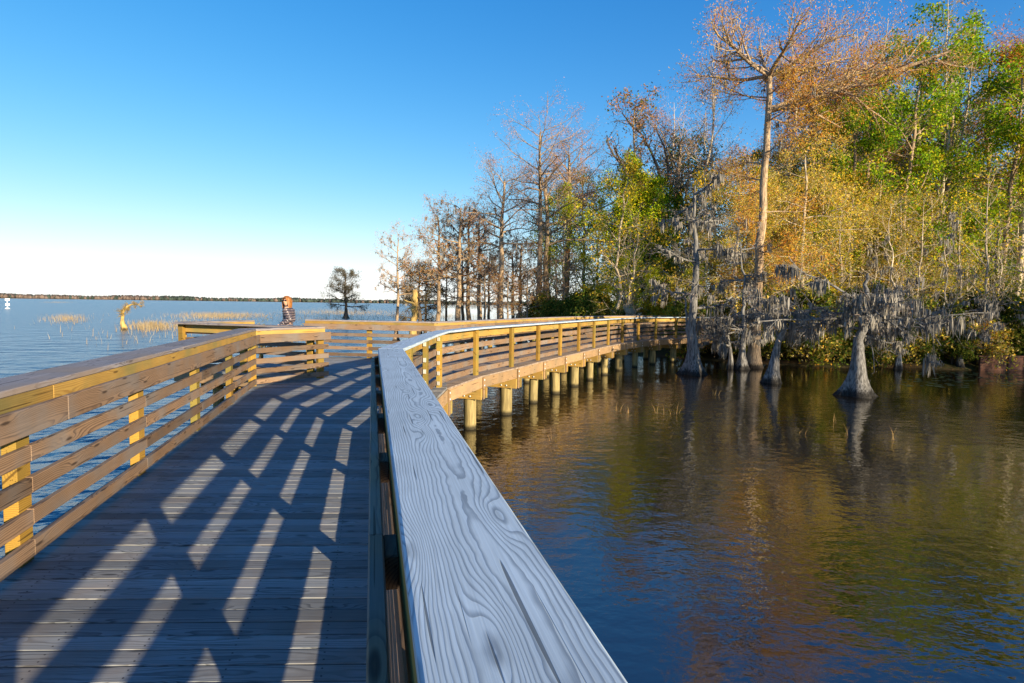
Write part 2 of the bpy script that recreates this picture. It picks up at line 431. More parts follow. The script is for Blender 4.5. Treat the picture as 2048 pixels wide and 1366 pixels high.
# deck boards --------------------------------------------------------------
def edge_hits(poly, c0):
    """x of crossings of line y = c0+.037x with polygon, sorted, with edge index"""
    out = []
    for i in range(len(poly)):
        (x1, y1), (x2, y2) = poly[i], poly[(i+1) % len(poly)]
        g1 = y1-.037*x1-c0; g2 = y2-.037*x2-c0
        if (g1 > 0) != (g2 > 0):
            t = g1/(g1-g2); out.append((x1+(x2-x1)*t, i))
    return sorted(out)
def outset(pts, w, side): return [tuple((p+m*w).to_2d()) for p, m in miter(pts, side)]
r_edge = outset(RIGHT, -.235, 1)                 # deck edge under the right cap
l_edge = outset(LEFT, -.235, -1)
poly = [r_edge[0], r_edge[1], r_edge[2], r_edge[3], (-1.95, 15.75), (-5.80, 16.25), (-7.68, 12.80), (-4.2, 11.5), l_edge[1], l_edge[0]]
nb = 0
cc = -1.6
while cc < 16.3:
    w = SCREW_P-.0075; lo = cc; hi = cc+w
    hl = edge_hits(poly, lo); hh = edge_hits(poly, hi); hm = edge_hits(poly, (lo+hi)/2)
    for j in range(0, len(hm)-1, 2):
        def ends(H): return (H[j][0], H[j+1][0]) if len(H) == len(hm) else (hm[j][0], hm[j+1][0])
        (a0, b0), (a1, b1) = ends(hl), ends(hh)
        L = min(b0, b1)-max(a0, a1)
        if L < .08: continue
        cutx = []
        if L > 4.0: cutx = [a0+L*rnd.choice((.4, .5, .6))]
        xs = [(a0, a1)]+[(c, c) for c in cutx]+[(b0, b1)]
        for (u0_, u1_), (v0_, v1_) in zip(xs[:-1], xs[1:]):
            g = .0015
            dz = rnd.uniform(-.002, .0015)
            prism('deck_board', [(u1_+g, hi+.037*u1_), (u0_+g, lo+.037*u0_), (v0_-g, lo+.037*v0_), (v1_-g, hi+.037*v1_)],
                  DK-.036+dz, DK+dz, MAT['deck'], walk, .0035); nb += 1
    cc += SCREW_P
# outgoing walk: boards fan with the curve
def plane_board(a0, a1, b1, b0, mat): return prism('deck_board', [a0, a1, b1, b0], DK-.036, DK-.001, mat, walk, .003)
o_mi = miter(RIGHT, 1)
oidx = list(range(3, len(RIGHT))); FV = []; FF_ = []
for k in oidx[:-1]:
    (pa, ma), (pb, mb) = o_mi[k], o_mi[k+1]
    L = (pb-pa).length; n = round(L/.112)
    if k < 3+7:
        for j in range(n):
            t0, t1 = j/n+.02/n, (j+1)/n-.02/n
            q = [pa.lerp(pb, t)+ma.lerp(mb, t)*w for t, w in ((t0, -.26), (t1, -.26), (t1, 2.52), (t0, 2.52))]
            if k == 3: q[2] = pa.lerp(pb, t1)+ma.lerp(mb, t1)*1.0; q[3] = pa.lerp(pb, t0)+ma.lerp(mb, t0)*(.0+1.0*t0)
            dz = rnd.uniform(-.002, .001)-.0375 if k < 6 else rnd.uniform(-.003, .002)-.001
            if k < 6: q = [v for v in q]
            prism('deck_board', q, DK-.036+(-.001), DK-.0025+rnd.uniform(-.002, .001), MAT['deck2'], walk, .003)
    else:                                   # too far to tell apart: joined
        for j in range(n):
            t0, t1 = j/n+.03/n, (j+1)/n-.03/n
            q = [pa.lerp(pb, t)+ma.lerp(mb, t)*w for t, w in ((t0, -.26), (t1, -.26), (t1, 2.52), (t0, 2.52))]
            b = len(FV); zt = DK-.002+rnd.uniform(-.002, .001)
            FV += [(v.x+1, v.y-8, DK-.036) for v in q]+[(v.x+1, v.y-8, zt) for v in q]
            FF_ += [(b+3, b+2, b+1, b), (b+4, b+5, b+6, b+7), (b, b+1, b+5, b+4), (b+1, b+2, b+6, b+5), (b+2, b+3, b+7, b+6), (b+3, b, b+4, b+7)]
link('deck_planking', pydata('deck_planking', FV, FF_), walk, MAT['deck2'])['kind'] = 'stuff'

# frame below: rim joists, beams, piles -------------------------------------
def tube(V, Fs, pts, rad, sides=12, cap=True):
    base = len(V)
    for k, (p, r) in enumerate(zip(pts, rad)):
        for s in range(sides):
            a = 2*math.pi*s/sides; V.append((p[0]+math.cos(a)*r, p[1]+math.sin(a)*r, p[2]))
    for k in range(len(pts)-1):
        for s in range(sides):
            a = base+k*sides+s; b = base+k*sides+(s+1) % sides; Fs.append((a, b, b+sides, a+sides))
    if cap: Fs.append(tuple(base+(len(pts)-1)*sides+s for s in range(sides)))
def pile_mesh(i):
    V = []; Fs = []; r = .125+.012*i
    tube(V, Fs, [(rnd.uniform(-.004, .004), rnd.uniform(-.004, .004), z) for z in (-1.2, 0, .35, .72)], [r*1.04, r*1.02, r, r*.985], 18)
    return pydata('pile', V, Fs, True)
PILES = [pile_mesh(i) for i in range(3)]
for m_ in PILES: m_.materials.append(MAT['pile'])
def put(name, me, loc, rz, parent=walk, rx=0):
    o = bpy.data.objects.new(name, me); C.objects.link(o); o.parent = parent
    o.location = (loc[0]+1, loc[1]-8, loc[2]) if parent == walk else loc
    o.rotation_euler = (rx, 0, rz); return o
def rim_run(nodes, inside, o1, o2):
    mi = miter(nodes, inside)
    for i in range(len(nodes)-1):
        (p, m), (q, n) = mi[i], mi[i+1]; d = (q-p).normalized()*.002
        prism('rim_joist', [p+m*o1+d, p+m*o2+d, q+n*o2-d, q+n*o1-d], DK-.275, DK-.038, MAT['rim'], walk, .004)
rim_run(RIGHT, 1, -.250, -.212)
rim_run(LEFT, -1, -.250, -.212)
rim_run([P1, W2], 1, -.25, -.212); rim_run([P1, AE], -1, -.25, -.212); rim_run([P2, FC]+INN, -1, -.25, -.212)
bents = []
for k in range(3, len(RIGHT)):
    bents.append((o_mi[k][0], o_mi[k][1].normalized(), 2.35))
for s in (.2, 2.1, 4.0, 5.9, 7.6, 9.2):
    p = Vector((rline(s), s, 0)) if s < 6.2 else Vector((-1.47, s, 0))
    wd = (Vector((-.97, -.24, 0)) if s < 6.2 else Vector((-1, -.06, 0)))
    bents.append((p, wd, 2.2+.0*s if s < 6.2 else 2.6+(s-6.2)*.25))
for x, y in ((-5.9, 12.55), (-7.1, 13.6), (-4.4, 13.5), (-3.2, 12.8)):
    bents.append((Vector((x, y, 0)), Vector((.45, .88, 0)).normalized(), 2.3))
for bi, (p, m, wd) in enumerate(bents):
    d = Vector((m.y, -m.x, 0)); a = p-m*.29; b = p+m*wd
    curve = bi < len(RIGHT)-3
    for sgn in (-1, 1):
        c = d*(.15*sgn)
        o = prism('cap_beam', [a+c+d*.02, a+c-d*.02, b+c-d*.02, b+c+d*.02], DK-.515, DK-.278, MAT['back'], walk, .004)
    for t_, e in ((.34, 0), (wd-.25, 1)):
        q = a+m*t_
        put('pile', PILES[(bi+e) % 3], (q.x, q.y, 0), rnd.uniform(0, 6), rx=rnd.gauss(0, .012))
    if curve:
        # bolts on the face of the nearer beam, and the post plate at the rim joint
        ang = math.atan2(m.y, m.x)
        fx = -d if (-d).y < d.y else d
        for t_, zz in ((.27, -.45), (.41, -.45), (.33, -.35), (.47, -.35)):
            q = a+m*t_+fx*(.172)
            o = put('bolt', BOLT_ME, (q.x, q.y, DK+zz), 0)
            o.rotation_euler = fx.to_track_quat('Z', 'Y').to_euler()
        q = p-m*.262
        o = prism('joint_plate', [q+d*.035-m*.0, q+d*.035-m*.03, q-d*.035-m*.03, q-d*.035-m*.0], DK-.52, DK-.045, MAT['rim'], walk, .003)
        for zz in (-.10, -.22):
            w_ = q-m*.032
            o = put('bolt', BOLT_ME, (w_.x, w_.y, DK+zz), 0); o.rotation_euler = (-m).to_track_quat('Z', 'Y').to_euler()
# steel angle brackets at the first two posts past the bend
for k in (2, 3):
    p, m = o_mi[k]
    d = (o_mi[k][0]-o_mi[k-1][0]).normalized()
    for z in (.085, .27, .46, .645, .90):
        q = p-m*.077-d*.1
        o = put('rail_bracket', TAB_ME, (q.x, q.y-.0, DK+z), math.atan2(-m.y, -m.x))

# ------------------------------------------------------------------ tree builder
class Tree:
    def __init__(s, seed):
        s.r = random.Random(seed); s.V = []; s.F = []; s.n = 0; s.tips = []; s.limbs = []
    def tube(s, pts, rad, sides, flute=None):
        pts = np.array(pts, float); k = len(pts)
        t = np.gradient(pts, axis=0); t /= np.linalg.norm(t, axis=1)[:, None]+1e-9
        ref = np.where(np.abs(t[:, 2:3]) > .9, np.array([[1., 0, 0]]), np.array([[0, 0, 1.]]))
        if abs(t[0, 2]) > .6: ref = np.tile(np.array([[1., 0.1, 0]]), (k, 1))
        a = np.cross(t, ref); a /= np.linalg.norm(a, axis=1)[:, None]+1e-9; b = np.cross(t, a)
        an = np.arange(sides)*2*math.pi/sides
        rr = np.array(rad)[:, None]*np.ones((1, sides))
        if flute is not None: rr = rr*(1+flute[:, None]*(np.cos(an*4+.7)+.6*np.cos(an*7+2)+.4*np.cos(an*3+4))[None, :])
        P = pts[:, None, :]+a[:, None, :]*(np.cos(an)[None, :, None]*rr[:, :, None])+b[:, None, :]*(np.sin(an)[None, :, None]*rr[:, :, None])
        s.V.append(P.reshape(-1, 3))
        i = np.arange(k-1)[:, None]*sides; j = np.arange(sides)[None, :]; j2 = (j+1) % sides
        f = np.stack([i+j, i+j2, i+sides+j2, i+sides+j], -1).reshape(-1, 4)+s.n
        s.F.append(f); s.n += k*sides
    def path(s, p, d, L, n, wob, lift):
        pts = [np.array(p, float)]; d = np.array(d, float); st = L/n
        for i in range(n):
            d = d+np.array([s.r.gauss(0, wob), s.r.gauss(0, wob), s.r.gauss(0, wob)+lift]); d /= np.linalg.norm(d)
            pts.append(pts[-1]+d*st)
        return pts, d
    def grow(s, p, d, L, r, lev, cfg):
        """cfg[lev] = (nseg, wobble, lift, children, child length ratio, spread angle, first child t, sides)"""
        nseg, wob, lift, nch, ratio, spread, t0, sides = cfg[lev]
        pts, dl = s.path(p, d, L, nseg, wob, lift)
        last = lev == len(cfg)-1
        re = r*(.12 if last else .3)
        rad = [r+(re-r)*(i/nseg) for i in range(nseg+1)]
        s.tube(pts, rad, sides)
        if lev <= 1: s.limbs.append(pts)
        if last:
            for q in pts[1:]: s.tips.append((q, dl))
            return
        for c in range(nch):
            t = t0+(1-t0)*((c+s.r.random()*.9)/nch); t = min(t, .99)
            k = int(t*nseg); f = t*nseg-k; q = pts[k]*(1-f)+pts[k+1]*f
            dd = pts[k+1]-pts[k]; dd /= np.linalg.norm(dd)
            a = np.cross(dd, [s.r.gauss(0, 1), s.r.gauss(0, 1), s.r.gauss(0, 1)]); a /= np.linalg.norm(a)+1e-9
            sp = spread*s.r.uniform(.7, 1.3)
            nd = dd*math.cos(sp)+a*math.sin(sp)
            rr = (r+(re-r)*t)*.62
            s.grow(q, nd, L*ratio*s.r.uniform(.65, 1.25)*(1.15-.45*t), rr, lev+1, cfg)
    def trunk_mesh(s, name, mat, smooth=True):
        me = npmesh(name, np.concatenate(s.V), np.concatenate(s.F), smooth); me.materials.append(mat); return me

def leaves_mesh(name, P, size, cols, weights, seed, mat, per=1, sigma=.2, aspect=.6, droop=0., dirs=None, flat=0., sizej=.4, keep=1.):
    """P (n,3) points; each gets per leaves; leaf = quad with a pinched base"""
    g = np.random.default_rng(seed)
    if keep < 1:
        k_ = g.random(len(P)) < keep; P = P[k_]; dirs = dirs[k_] if dirs is not None else None
    n = len(P)
    Q = np.repeat(P, per, 0)+g.normal(0, sigma, (n*per, 3))*np.array([1, 1, .7 if flat else 1])
    N = len(Q)
    ax = g.normal(0, 1, (N, 3)); ax[:, 2] = ax[:, 2]*(1-flat)-droop*2.2
    if dirs is not None: ax += np.repeat(dirs, per, 0)*1.0
    ax /= np.linalg.norm(ax, axis=1)[:, None]
    sd = np.cross(ax, g.normal(0, 1, (N, 3))); sd /= np.linalg.norm(sd, axis=1)[:, None]
    L = size*(1+sizej*g.uniform(-1, 1, N))[:, None]; W = L*aspect*.5
    V = np.stack([Q, Q+ax*L*.5+sd*W, Q+ax*L, Q+ax*L*.5-sd*W], 1).reshape(-1, 3)
    F = np.arange(N*4).reshape(-1, 4)
    me = npmesh(name, V, F); me.materials.append(mat)
    w = np.array(weights, float); w /= w.sum()
    tipcol = g.choice(len(cols), n, p=w); lc = np.repeat(tipcol, per)
    sw = g.random(N) < .3; lc[sw] = g.choice(len(cols), sw.sum(), p=w)
    c = np.array(cols)[lc]*g.uniform(.7, 1.3, (N, 1))
    c4 = np.concatenate([np.clip(c, 0, 1), np.ones((N, 1))], 1)
    at_ = me.attributes.new('leafcol', 'FLOAT_COLOR', 'FACE'); at_.data.foreach_set('color', c4.astype(np.float32).ravel())
    return me
def moss_mesh(name, limbs, n, seed, lmin=.15, lmax=.7, strands=14, cols=((.25, .235, .21), (.18, .168, .15), (.31, .29, .26))):
    """beards of grey moss hanging from points along the limbs"""
    g = np.random.default_rng(seed); V = []; 
    S = []
    for k in range(n):
        pts = limbs[g.integers(len(limbs))]; i = g.integers(1, len(pts)); f = g.random()
        q = pts[i-1]*(1-f)+pts[i]*f
        B = lmin+(lmax-lmin)*g.random()**2
        for j in range(strands):
            S.append((q+g.normal(0, .05+.05*B, 3)*np.array([1, 1, .3]), B*g.uniform(.4, 1)))
    Q = np.array([a for a, b in S]); L = np.array([b for a, b in S])[:, None]; N = len(Q)
    an = g.uniform(0, math.pi, N); sd = np.stack([np.cos(an), np.sin(an), np.zeros(N)], 1)*(.012+.02*g.random((N, 1)))
    sway = g.normal(0, .07, (N, 3))*L; sway[:, 2] = 0
    dn = np.array([0, 0, -1.])
    V = np.stack([Q-sd*.6, Q+sd*.6, Q+dn*L*.55+sd+sway, Q+dn*L*.55-sd+sway, Q+dn*L+sway*1.6], 1)
    F4 = (np.arange(N)[:, None]*5+np.array([[0, 1, 2, 3]])); F4b = (np.arange(N)[:, None]*5+np.array([[3, 2, 4, 4]]))
    V = V.reshape(-1, 3)
    tri = np.concatenate([(np.arange(N)[:, None]*5+np.array([[0, 1, 2]])), (np.arange(N)[:, None]*5+np.array([[0, 2, 3]])), (np.arange(N)[:, None]*5+np.array([[3, 2, 4]]))])
    me = npmesh(name, V, tri); me.materials.append(MAT['moss'])
    c = np.array(cols)[g.integers(0, len(cols), N)]*g.uniform(.75, 1.2, (N, 1)); c = np.tile(c, (3, 1))
    c4 = np.concatenate([c, np.ones((len(c), 1))], 1)
    me.attributes.new('leafcol', 'FLOAT_COLOR', 'FACE').data.foreach_set('color', c4.astype(np.float32).ravel())
    return me
def tipsP(t): return np.array([q for q, d in t.tips]), np.array([d for q, d in t.tips])

GREEN = [(.15, .28, .012), (.24, .36, .015), (.08, .17, .01), (.38, .40, .02), (.48, .33, .02)]
DKGREEN = [(.07, .115, .018), (.11, .16, .022), (.19, .20, .03), (.27, .21, .045)]
RUST = [(.60, .25, .035), (.52, .17, .03), (.66, .36, .05), (.40, .15, .04), (.60, .42, .09)]
PINK = [(.45, .25, .18), (.40, .19, .12), (.50, .32, .22), (.47, .27, .12)]
YELL = [(.58, .43, .03), (.50, .38, .03), (.30, .32, .03), (.62, .38, .035), (.18, .25, .02)]
STRAW = [(.70, .50, .09), (.55, .46, .05), (.74, .58, .24), (.64, .32, .04), (.34, .38, .03)]

def flared(t, h, r, sides=14, lean=(0, 0), flare=1.4, fl_h=.55, n=14, wob=.015, flute=.10, depth=.6, top=.25):
    """trunk with a buttressed foot standing below the water line; returns its points"""
    zs = [-depth, 0, .12, .3, .55, .9, 1.4]+[1.4+(h-1.4)*(i+1)/n for i in range(n)]
    pts = []; rad = []; fl = []; ox = oy = 0
    for z in zs:
        f = max(0, z)/h
        if z > 1: ox += t.r.gauss(0, wob); oy += t.r.gauss(0, wob)
        pts.append((lean[0]*f*h+ox, lean[1]*f*h+oy, z))
        rad.append(r*((1-f)+top*f)*(1+flare*math.exp(-max(0, z)/fl_h))); fl.append(flute*math.exp(-max(0, z)/(fl_h*1.6)))
    t.tube(pts, rad, sides, np.array(fl))
    return [np.array(p) for p in pts], rad
def pick(pts, rad, z):
    for i in range(len(pts)-1):
        if pts[i][2] <= z <= pts[i+1][2]:
            f = (z-pts[i][2])/(pts[i+1][2]-pts[i][2]+1e-9); return pts[i]*(1-f)+pts[i+1]*f, rad[i]*(1-f)+rad[i+1]*f
    return pts[-1], rad[-1]

PROTO = {}
def proto(name, trunk, crown=None, moss=None): PROTO[name] = (trunk, crown, moss)
def place(kind, obname, loc, s=1., rz=None, label='', cat='tree', group=None, sz=None):
    tr, cr, ms = PROTO[kind]
    e = empty(obname, (loc[0], loc[1], loc[2] if len(loc) > 2 else 0)); e.scale = (s, s, sz or s)
    e.rotation_euler = (0, 0, rnd.uniform(0, 6.28) if rz is None else rz)
    tag(e, label, cat, group)
    link('trunk', tr, e)
    if cr: link('crown' if cat != 'shrub' else 'foliage', cr, e)
    if ms: link('hanging_moss', ms, e)['kind'] = 'stuff'
    return e

def mk_cypress(name, seed, h=18, r=.26, crown_from=.5, nl=16, ll=4.5, bark='bark_cyp', cols=PINK, per=3, leaf=.16, sig=.13, up=.25, moss=0, lift=.05, ell=None, sub=(7, 6)):
    t = Tree(seed); pts, rad = flared(t, h, r, wob=.05)
    for k in range(nl):
        f = crown_from+(1-crown_from)*(k+t.r.random())/nl; z = h*min(f, .995); p, rr = pick(pts, rad, z)
        a = k*2.4+t.r.uniform(-.5, .5); el = up+.5*(f-crown_from)/(1-crown_from)*t.r.uniform(.6, 1.3)
        L = ll*(1-.45*((f-crown_from)/(1-crown_from))**2)*t.r.uniform(.6, 1.15)
        if ell: L *= ell(f)
        d = (math.cos(a)*math.cos(el), math.sin(a)*math.cos(el), math.sin(el))
        t.grow(p, d, L, rr*.5, 0, [(6, .13, lift, sub[0], .45, .8, .25, 5), (4, .16, .03, sub[1], .5, .8, .2, 3), (3, .18, .0, 0, 0, 0, 0, 3)])
    P, D = tipsP(t)
    cr = leaves_mesh('crown', P, leaf, cols, [5, 4, 3, 2, 2][:len(cols)], seed, MAT['leaf'], per, sig, .22, .15, D) if per else None
    ms = moss_mesh('moss', t.limbs, moss, seed) if moss else None
    proto(name, t.trunk_mesh('trunk', MAT[bark]), cr, ms)
mk_cypress('cyp_bare', 1, 20, .34, .66, 18, 7.0, per=2, leaf=.15, up=.18, lift=.015)
mk_cypress('cyp_bare2', 2, 14, .34, .58, 18, 5.2, per=2, leaf=.15, up=.2, lift=.02)
mk_cypress('cyp_rust', 3, 15, .24, .4, 22, 4.0, cols=RUST, per=9, leaf=.14, sig=.17)
mk_cypress('cyp_moss', 4, 12, .30, .42, 17, 4.4, cols=RUST, per=2, leaf=.15, moss=130, up=.08, lift=.06)
mk_cypress('cyp_moss2', 5, 12, .25, .4, 17, 4.0, bark='bark_cyp', cols=RUST, per=2, leaf=.15, moss=110, up=.1, lift=.06)
mk_cypress('cyp_small', 6, 7.6, .26, .25, 24, 3.3, bark='bark_dark', cols=[(.10, .09, .05), (.15, .11, .06), (.08, .08, .05)], per=3, leaf=.22, moss=60, up=.12, lift=.02, sub=(8, 6))
mk_cypress('cyp_straw', 7, 11, .15, .2, 26, 3.6, bark='bark_pale', cols=STRAW, per=6, leaf=.125, sig=.17, up=-.05, lift=-.02)

def mk_broad(name, seed, h=16, r=.2, cf=.3, nl=16, ll=4.2, cols=GREEN, per=17, leaf=.155, bark='bark_cyp', sig=.19, w=(5, 5, 4, 3, 1), up=.5):
    t = Tree(seed); pts, rad = flared(t, h, r, 9, flare=.5, wob=.10, flute=.02)
    for k in range(nl):
        f = cf+(1-cf)*(k+t.r.random())/nl; p, rr = pick(pts, rad, h*min(f, .99))
        a = k*2.4+t.r.uniform(-.6, .6); el = up*t.r.uniform(.3, 1.6)
        L = ll*math.sin(math.pi*(.18+.8*(f-cf)/(1-cf)))**.6*t.r.uniform(.6, 1.2)
        t.grow(p, (math.cos(a)*math.cos(el), math.sin(a)*math.cos(el), math.sin(el)), L, rr*.5, 0,
               [(5, .16, .05, 6, .5, .8, .25, 4), (4, .2, .03, 5, .5, .8, .2, 3), (2, .2, 0, 0, 0, 0, 0, 3)])
    P, D = tipsP(t)
    proto(name, t.trunk_mesh('trunk', MAT[bark]), leaves_mesh('crown', P, leaf, cols, w[:len(cols)], seed, MAT['leaf'], per, sig, .55, .1, keep=.62))
mk_broad('green', 21); mk_broad('green2', 22, 17, .22, .25, 18, 3.8, per=15)
mk_broad('lime', 23, 12, .12, .2, 18, 2.6, cols=[(.30, .39, .012), (.44, .44, .015), (.15, .27, .01), (.60, .45, .02)], per=11, leaf=.125, bark='bark_pale')
mk_broad('dark', 24, 13, .2, .12, 22, 3.6, cols=DKGREEN, per=9, leaf=.17, sig=.32, w=(5, 4, 2, 1))
mk_broad('dark2', 25, 10, .2, .08, 22, 3.4, cols=DKGREEN, per=8, leaf=.16, sig=.3, w=(5, 4, 3, 2))
mk_broad('gold', 26, 10, .12, .25, 16, 2.8, cols=YELL, per=5, leaf=.15, w=(4, 4, 3, 4, 2), bark='bark_pale')
mk_broad('redtop', 27, 18.5, .2, .62, 16, 3.2, cols=[(.30, .15, .06), (.36, .19, .10), (.16, .15, .03), (.10, .13, .02)], per=5, leaf=.17, up=.7, w=(4, 4, 2, 2))

def mk_bare(name, seed, h=9, r=.09, nl=22, ll=2.6, bark='bark_pale', per=0, cols=YELL, cf=.15, up=.7, wob=.06, moss=0, stems=1, leaf=.12):
    t = Tree(seed)
    for s_ in range(stems):
        lean = (t.r.uniform(-.12, .12), t.r.uniform(-.12, .12)) if stems > 1 else (t.r.uniform(-.03, .03), 0)
        hh = h*t.r.uniform(.8, 1); pts, rad = flared(t, hh, r, 7, lean, flare=.6, wob=wob, flute=.0, fl_h=.4, top=.08)
        for k in range(nl):
            f = cf+(1-cf)*(k+t.r.random())/nl; p, rr = pick(pts, rad, hh*.985*f+.001)
            a = k*2.4+t.r.uniform(-.6, .6); el = up*t.r.uniform(.4, 1.4)
            t.grow(p, (math.cos(a)*math.cos(el), math.sin(a)*math.cos(el), math.sin(el)), ll*(1.1-.7*f)*t.r.uniform(.6, 1.2), max(.012, rr*.45), 0,
                   [(5, .13, .03, 5, .5, .7, .2, 4), (3, .15, .02, 4, .5, .7, .2, 3), (2, .15, 0, 0, 0, 0, 0, 3)])
    P, D = tipsP(t)
    cr = leaves_mesh('crown', P, leaf, cols, [4, 3, 3, 3, 2][:len(cols)], seed, MAT['leaf'], per, .1, .5, .1) if per else None
    ms = moss_mesh('moss', t.limbs, moss, seed) if moss else None
    proto(name, t.trunk_mesh('trunk', MAT[bark]), cr, ms)
mk_bare('pale1', 31); mk_bare('pale2', 32, 10, .085, 26, 2.4, per=1); mk_bare('pale3', 33, 7, .06, 20, 2.0, moss=60)
mk_bare('bare_tall', 34, 22, .2, 20, 5.0, cf=.45, up=.9, per=1, cols=PINK, wob=.16)
mk_bare('bare_tall2', 35, 22, .17, 20, 4.6, cf=.4, up=1.0, per=1, cols=[(.35, .22, .10), (.30, .24, .10)], wob=.18)
mk_bare('shrub_y', 36, 3.2, .03, 9, 1.5, stems=5, per=5, cols=YELL, up=.6, bark='bark_pale')
mk_bare('shrub_g', 37, 2.6, .03, 9, 1.3, stems=5, per=7, cols=DKGREEN, up=.5, bark='bark_dark')
mk_bare('shrub_b', 38, 2.2, .025, 9, 1.5, stems=6, per=2, cols=STRAW, up=.35, bark='bark_cyp')

def mk_mossy(name, seed, h, r, lean, limbs, moss, bark='bark_grey', flare=1.5, spike=True, second=None):
    t = Tree(seed); pts, rad = flared(t, h, r, 18, lean, flare=flare, fl_h=.45, wob=.05, flute=.2, top=.16)
    if second:
        p2, r2 = flared(t, second[0], r*.45, 9, second[1], flare=1.2, wob=.04, flute=.1)
    for (z, az, el, L) in limbs:
        p, rr = pick(pts, rad, z)
        t.grow(p, (math.cos(az)*math.cos(el), math.sin(az)*math.cos(el), math.sin(el)), L, max(.05, rr*.42), 0,
               [(8, .12, .012, 8, .42, .75, .12, 6), (5, .17, .0, 5, .5, .8, .15, 4), (4, .2, -.02, 0, 0, 0, 0, 3)])
    P, D = tipsP(t)
    cr = leaves_mesh('crown', P, .09, [(.20, .17, .15), (.25, .21, .19), (.22, .15, .11)], [3, 3, 2], seed, MAT['moss'], 1, .05, .25, .1, D, keep=.7)
    proto(name, t.trunk_mesh('trunk', MAT[bark]), cr, moss_mesh('moss', t.limbs, moss, seed, .15, .75, 20))
def ring(n, z0, z1, L, s=1, el=.05): 
    q = random.Random(s); return [(z0+(z1-z0)*(k+q.random())/n, k*2.4+q.uniform(-.5, .5), el+q.uniform(-.12, .15), L*q.uniform(.65, 1.1)) for k in range(n)]
mk_mossy('mossy_big', 51, 3.9, .23, (.03, 0), ring(9, 1.9, 3.2, 3.0, 1)+[(2.2, 0.1, .08, 4.2), (2.4, 3.1, .1, 3.6), (2.9, .3, .12, 3.8), (3.0, 2.8, .15, 3.0)], 200)
mk_mossy('mossy_lean', 52, 3.2, .17, (.10, 0), ring(8, 1.9, 2.9, 2.0, 2), 50, flare=1.0)
mk_mossy('mossy_tall', 53, 7.6, .22, (.0, 0), ring(11, 2.6, 7.3, 2.2, 3), 95, second=(3.4, (-.10, .05)))
mk_mossy('mossy_thin', 54, 6.0, .13, (.02, 0), ring(11, 1.4, 5.8, 1.6, 4), 50)
mk_mossy('mossy_low', 55, 2.6, .09, (.08, 0), ring(9, .9, 2.4, 1.8, 5, .15), 75, flare=.8)

# hero cypress with the heavy horizontal limb
def mk_hero():
    t = Tree(77); h = 13.2; pts, rad = flared(t, h, .235, 16, (.022, 0), flare=.9, wob=.035, flute=.06, top=.5)
    top = pts[-1]
    cfg = [(7, .11, .03, 9, .5, .75, .25, 6), (5, .15, .02, 7, .5, .8, .2, 4), (3, .18, 0, 0, 0, 0, 0, 3)]
    for az, el, L, r in ((3.0, .5, 3.5, .13), (.2, .5, 3.6, .15), (1.6, .6, 2.6, .11), (4.6, .55, 2.8, .11), (2.4, .15, 3.4, .09), (5.6, .2, 3.4, .09), (3.5, .2, 3.6, .08), (1.0, .3, 2.8, .08), (.0, .25, 3.6, .08)):
        t.grow(top, (math.cos(az)*math.cos(el), math.sin(az)*math.cos(el), math.sin(el)), L, r, 0, cfg)
    p, _ = pick(pts, rad, 11.7)
    for az, el, L, r in ((-.1, .16, 7.4, .17), (.05, .30, 5.6, .12), (-.5, .05, 5.0, .10)):
        t.grow(p, (math.cos(az)*math.cos(el), math.sin(az)*math.cos(el), math.sin(el)), L, r, 0, [(9, .06, -.004, 15, .36, .75, .2, 7), (5, .16, .03, 8, .5, .8, .15, 4), (3, .18, 0, 0, 0, 0, 0, 3)])
    for k in range(18):
        z = t.r.uniform(3.6, 12.6); q, rr = pick(pts, rad, z); az = t.r.uniform(0, 6.28)
        t.grow(q, (math.cos(az), math.sin(az), .1), t.r.uniform(1.3, 3.4), .035, 0, cfg)
    P, D = tipsP(t)
    proto('hero', t.trunk_mesh('trunk', MAT['bark_cyp']), leaves_mesh('crown', P, .11, RUST, [4, 2, 5, 1, 6], 77, MAT['leaf'], 6, .17, .24, .1, D), moss_mesh('moss', t.limbs, 40, 77))
mk_hero()
# old hardwood with sweeping bare limbs
def mk_sweep():
    t = Tree(78); pts, rad = flared(t, 12, .3, 10, (.01, 0), flare=.4, wob=.1, top=.6)
    cfg = [(9, .14, .035, 10, .3, .7, .3, 6), (4, .18, .04, 5, .5, .7, .2, 3), (2, .18, 0, 0, 0, 0, 0, 3)]
    for az, el, L, r, z in ((3.1, .35, 7.5, .17, 9.5), (2.9, .8, 6.5, .13, 11), (.1, 1.1, 6, .14, 11.8), (.3, .5, 4.5, .1, 10.5), (1.5, 1.2, 6.5, .13, 12)):
        p, _ = pick(pts, rad, z)
        t.grow(p, (math.cos(az)*math.cos(el), math.sin(az)*math.cos(el), math.sin(el)), L, r, 0, cfg)
    P, D = tipsP(t)
    proto('sweep', t.trunk_mesh('trunk', MAT['bark_dark']), leaves_mesh('crown', P, .14, [(.14, .15, .04), (.2, .15, .07)], [2, 2], 78, MAT['leaf'], 1, .1, .5))
mk_sweep()

# ------------------------------------------------------------------ trees standing where the photo shows them
def P(px, d, z=0): v = at_d(px, d); return (v.x, v.y, z)
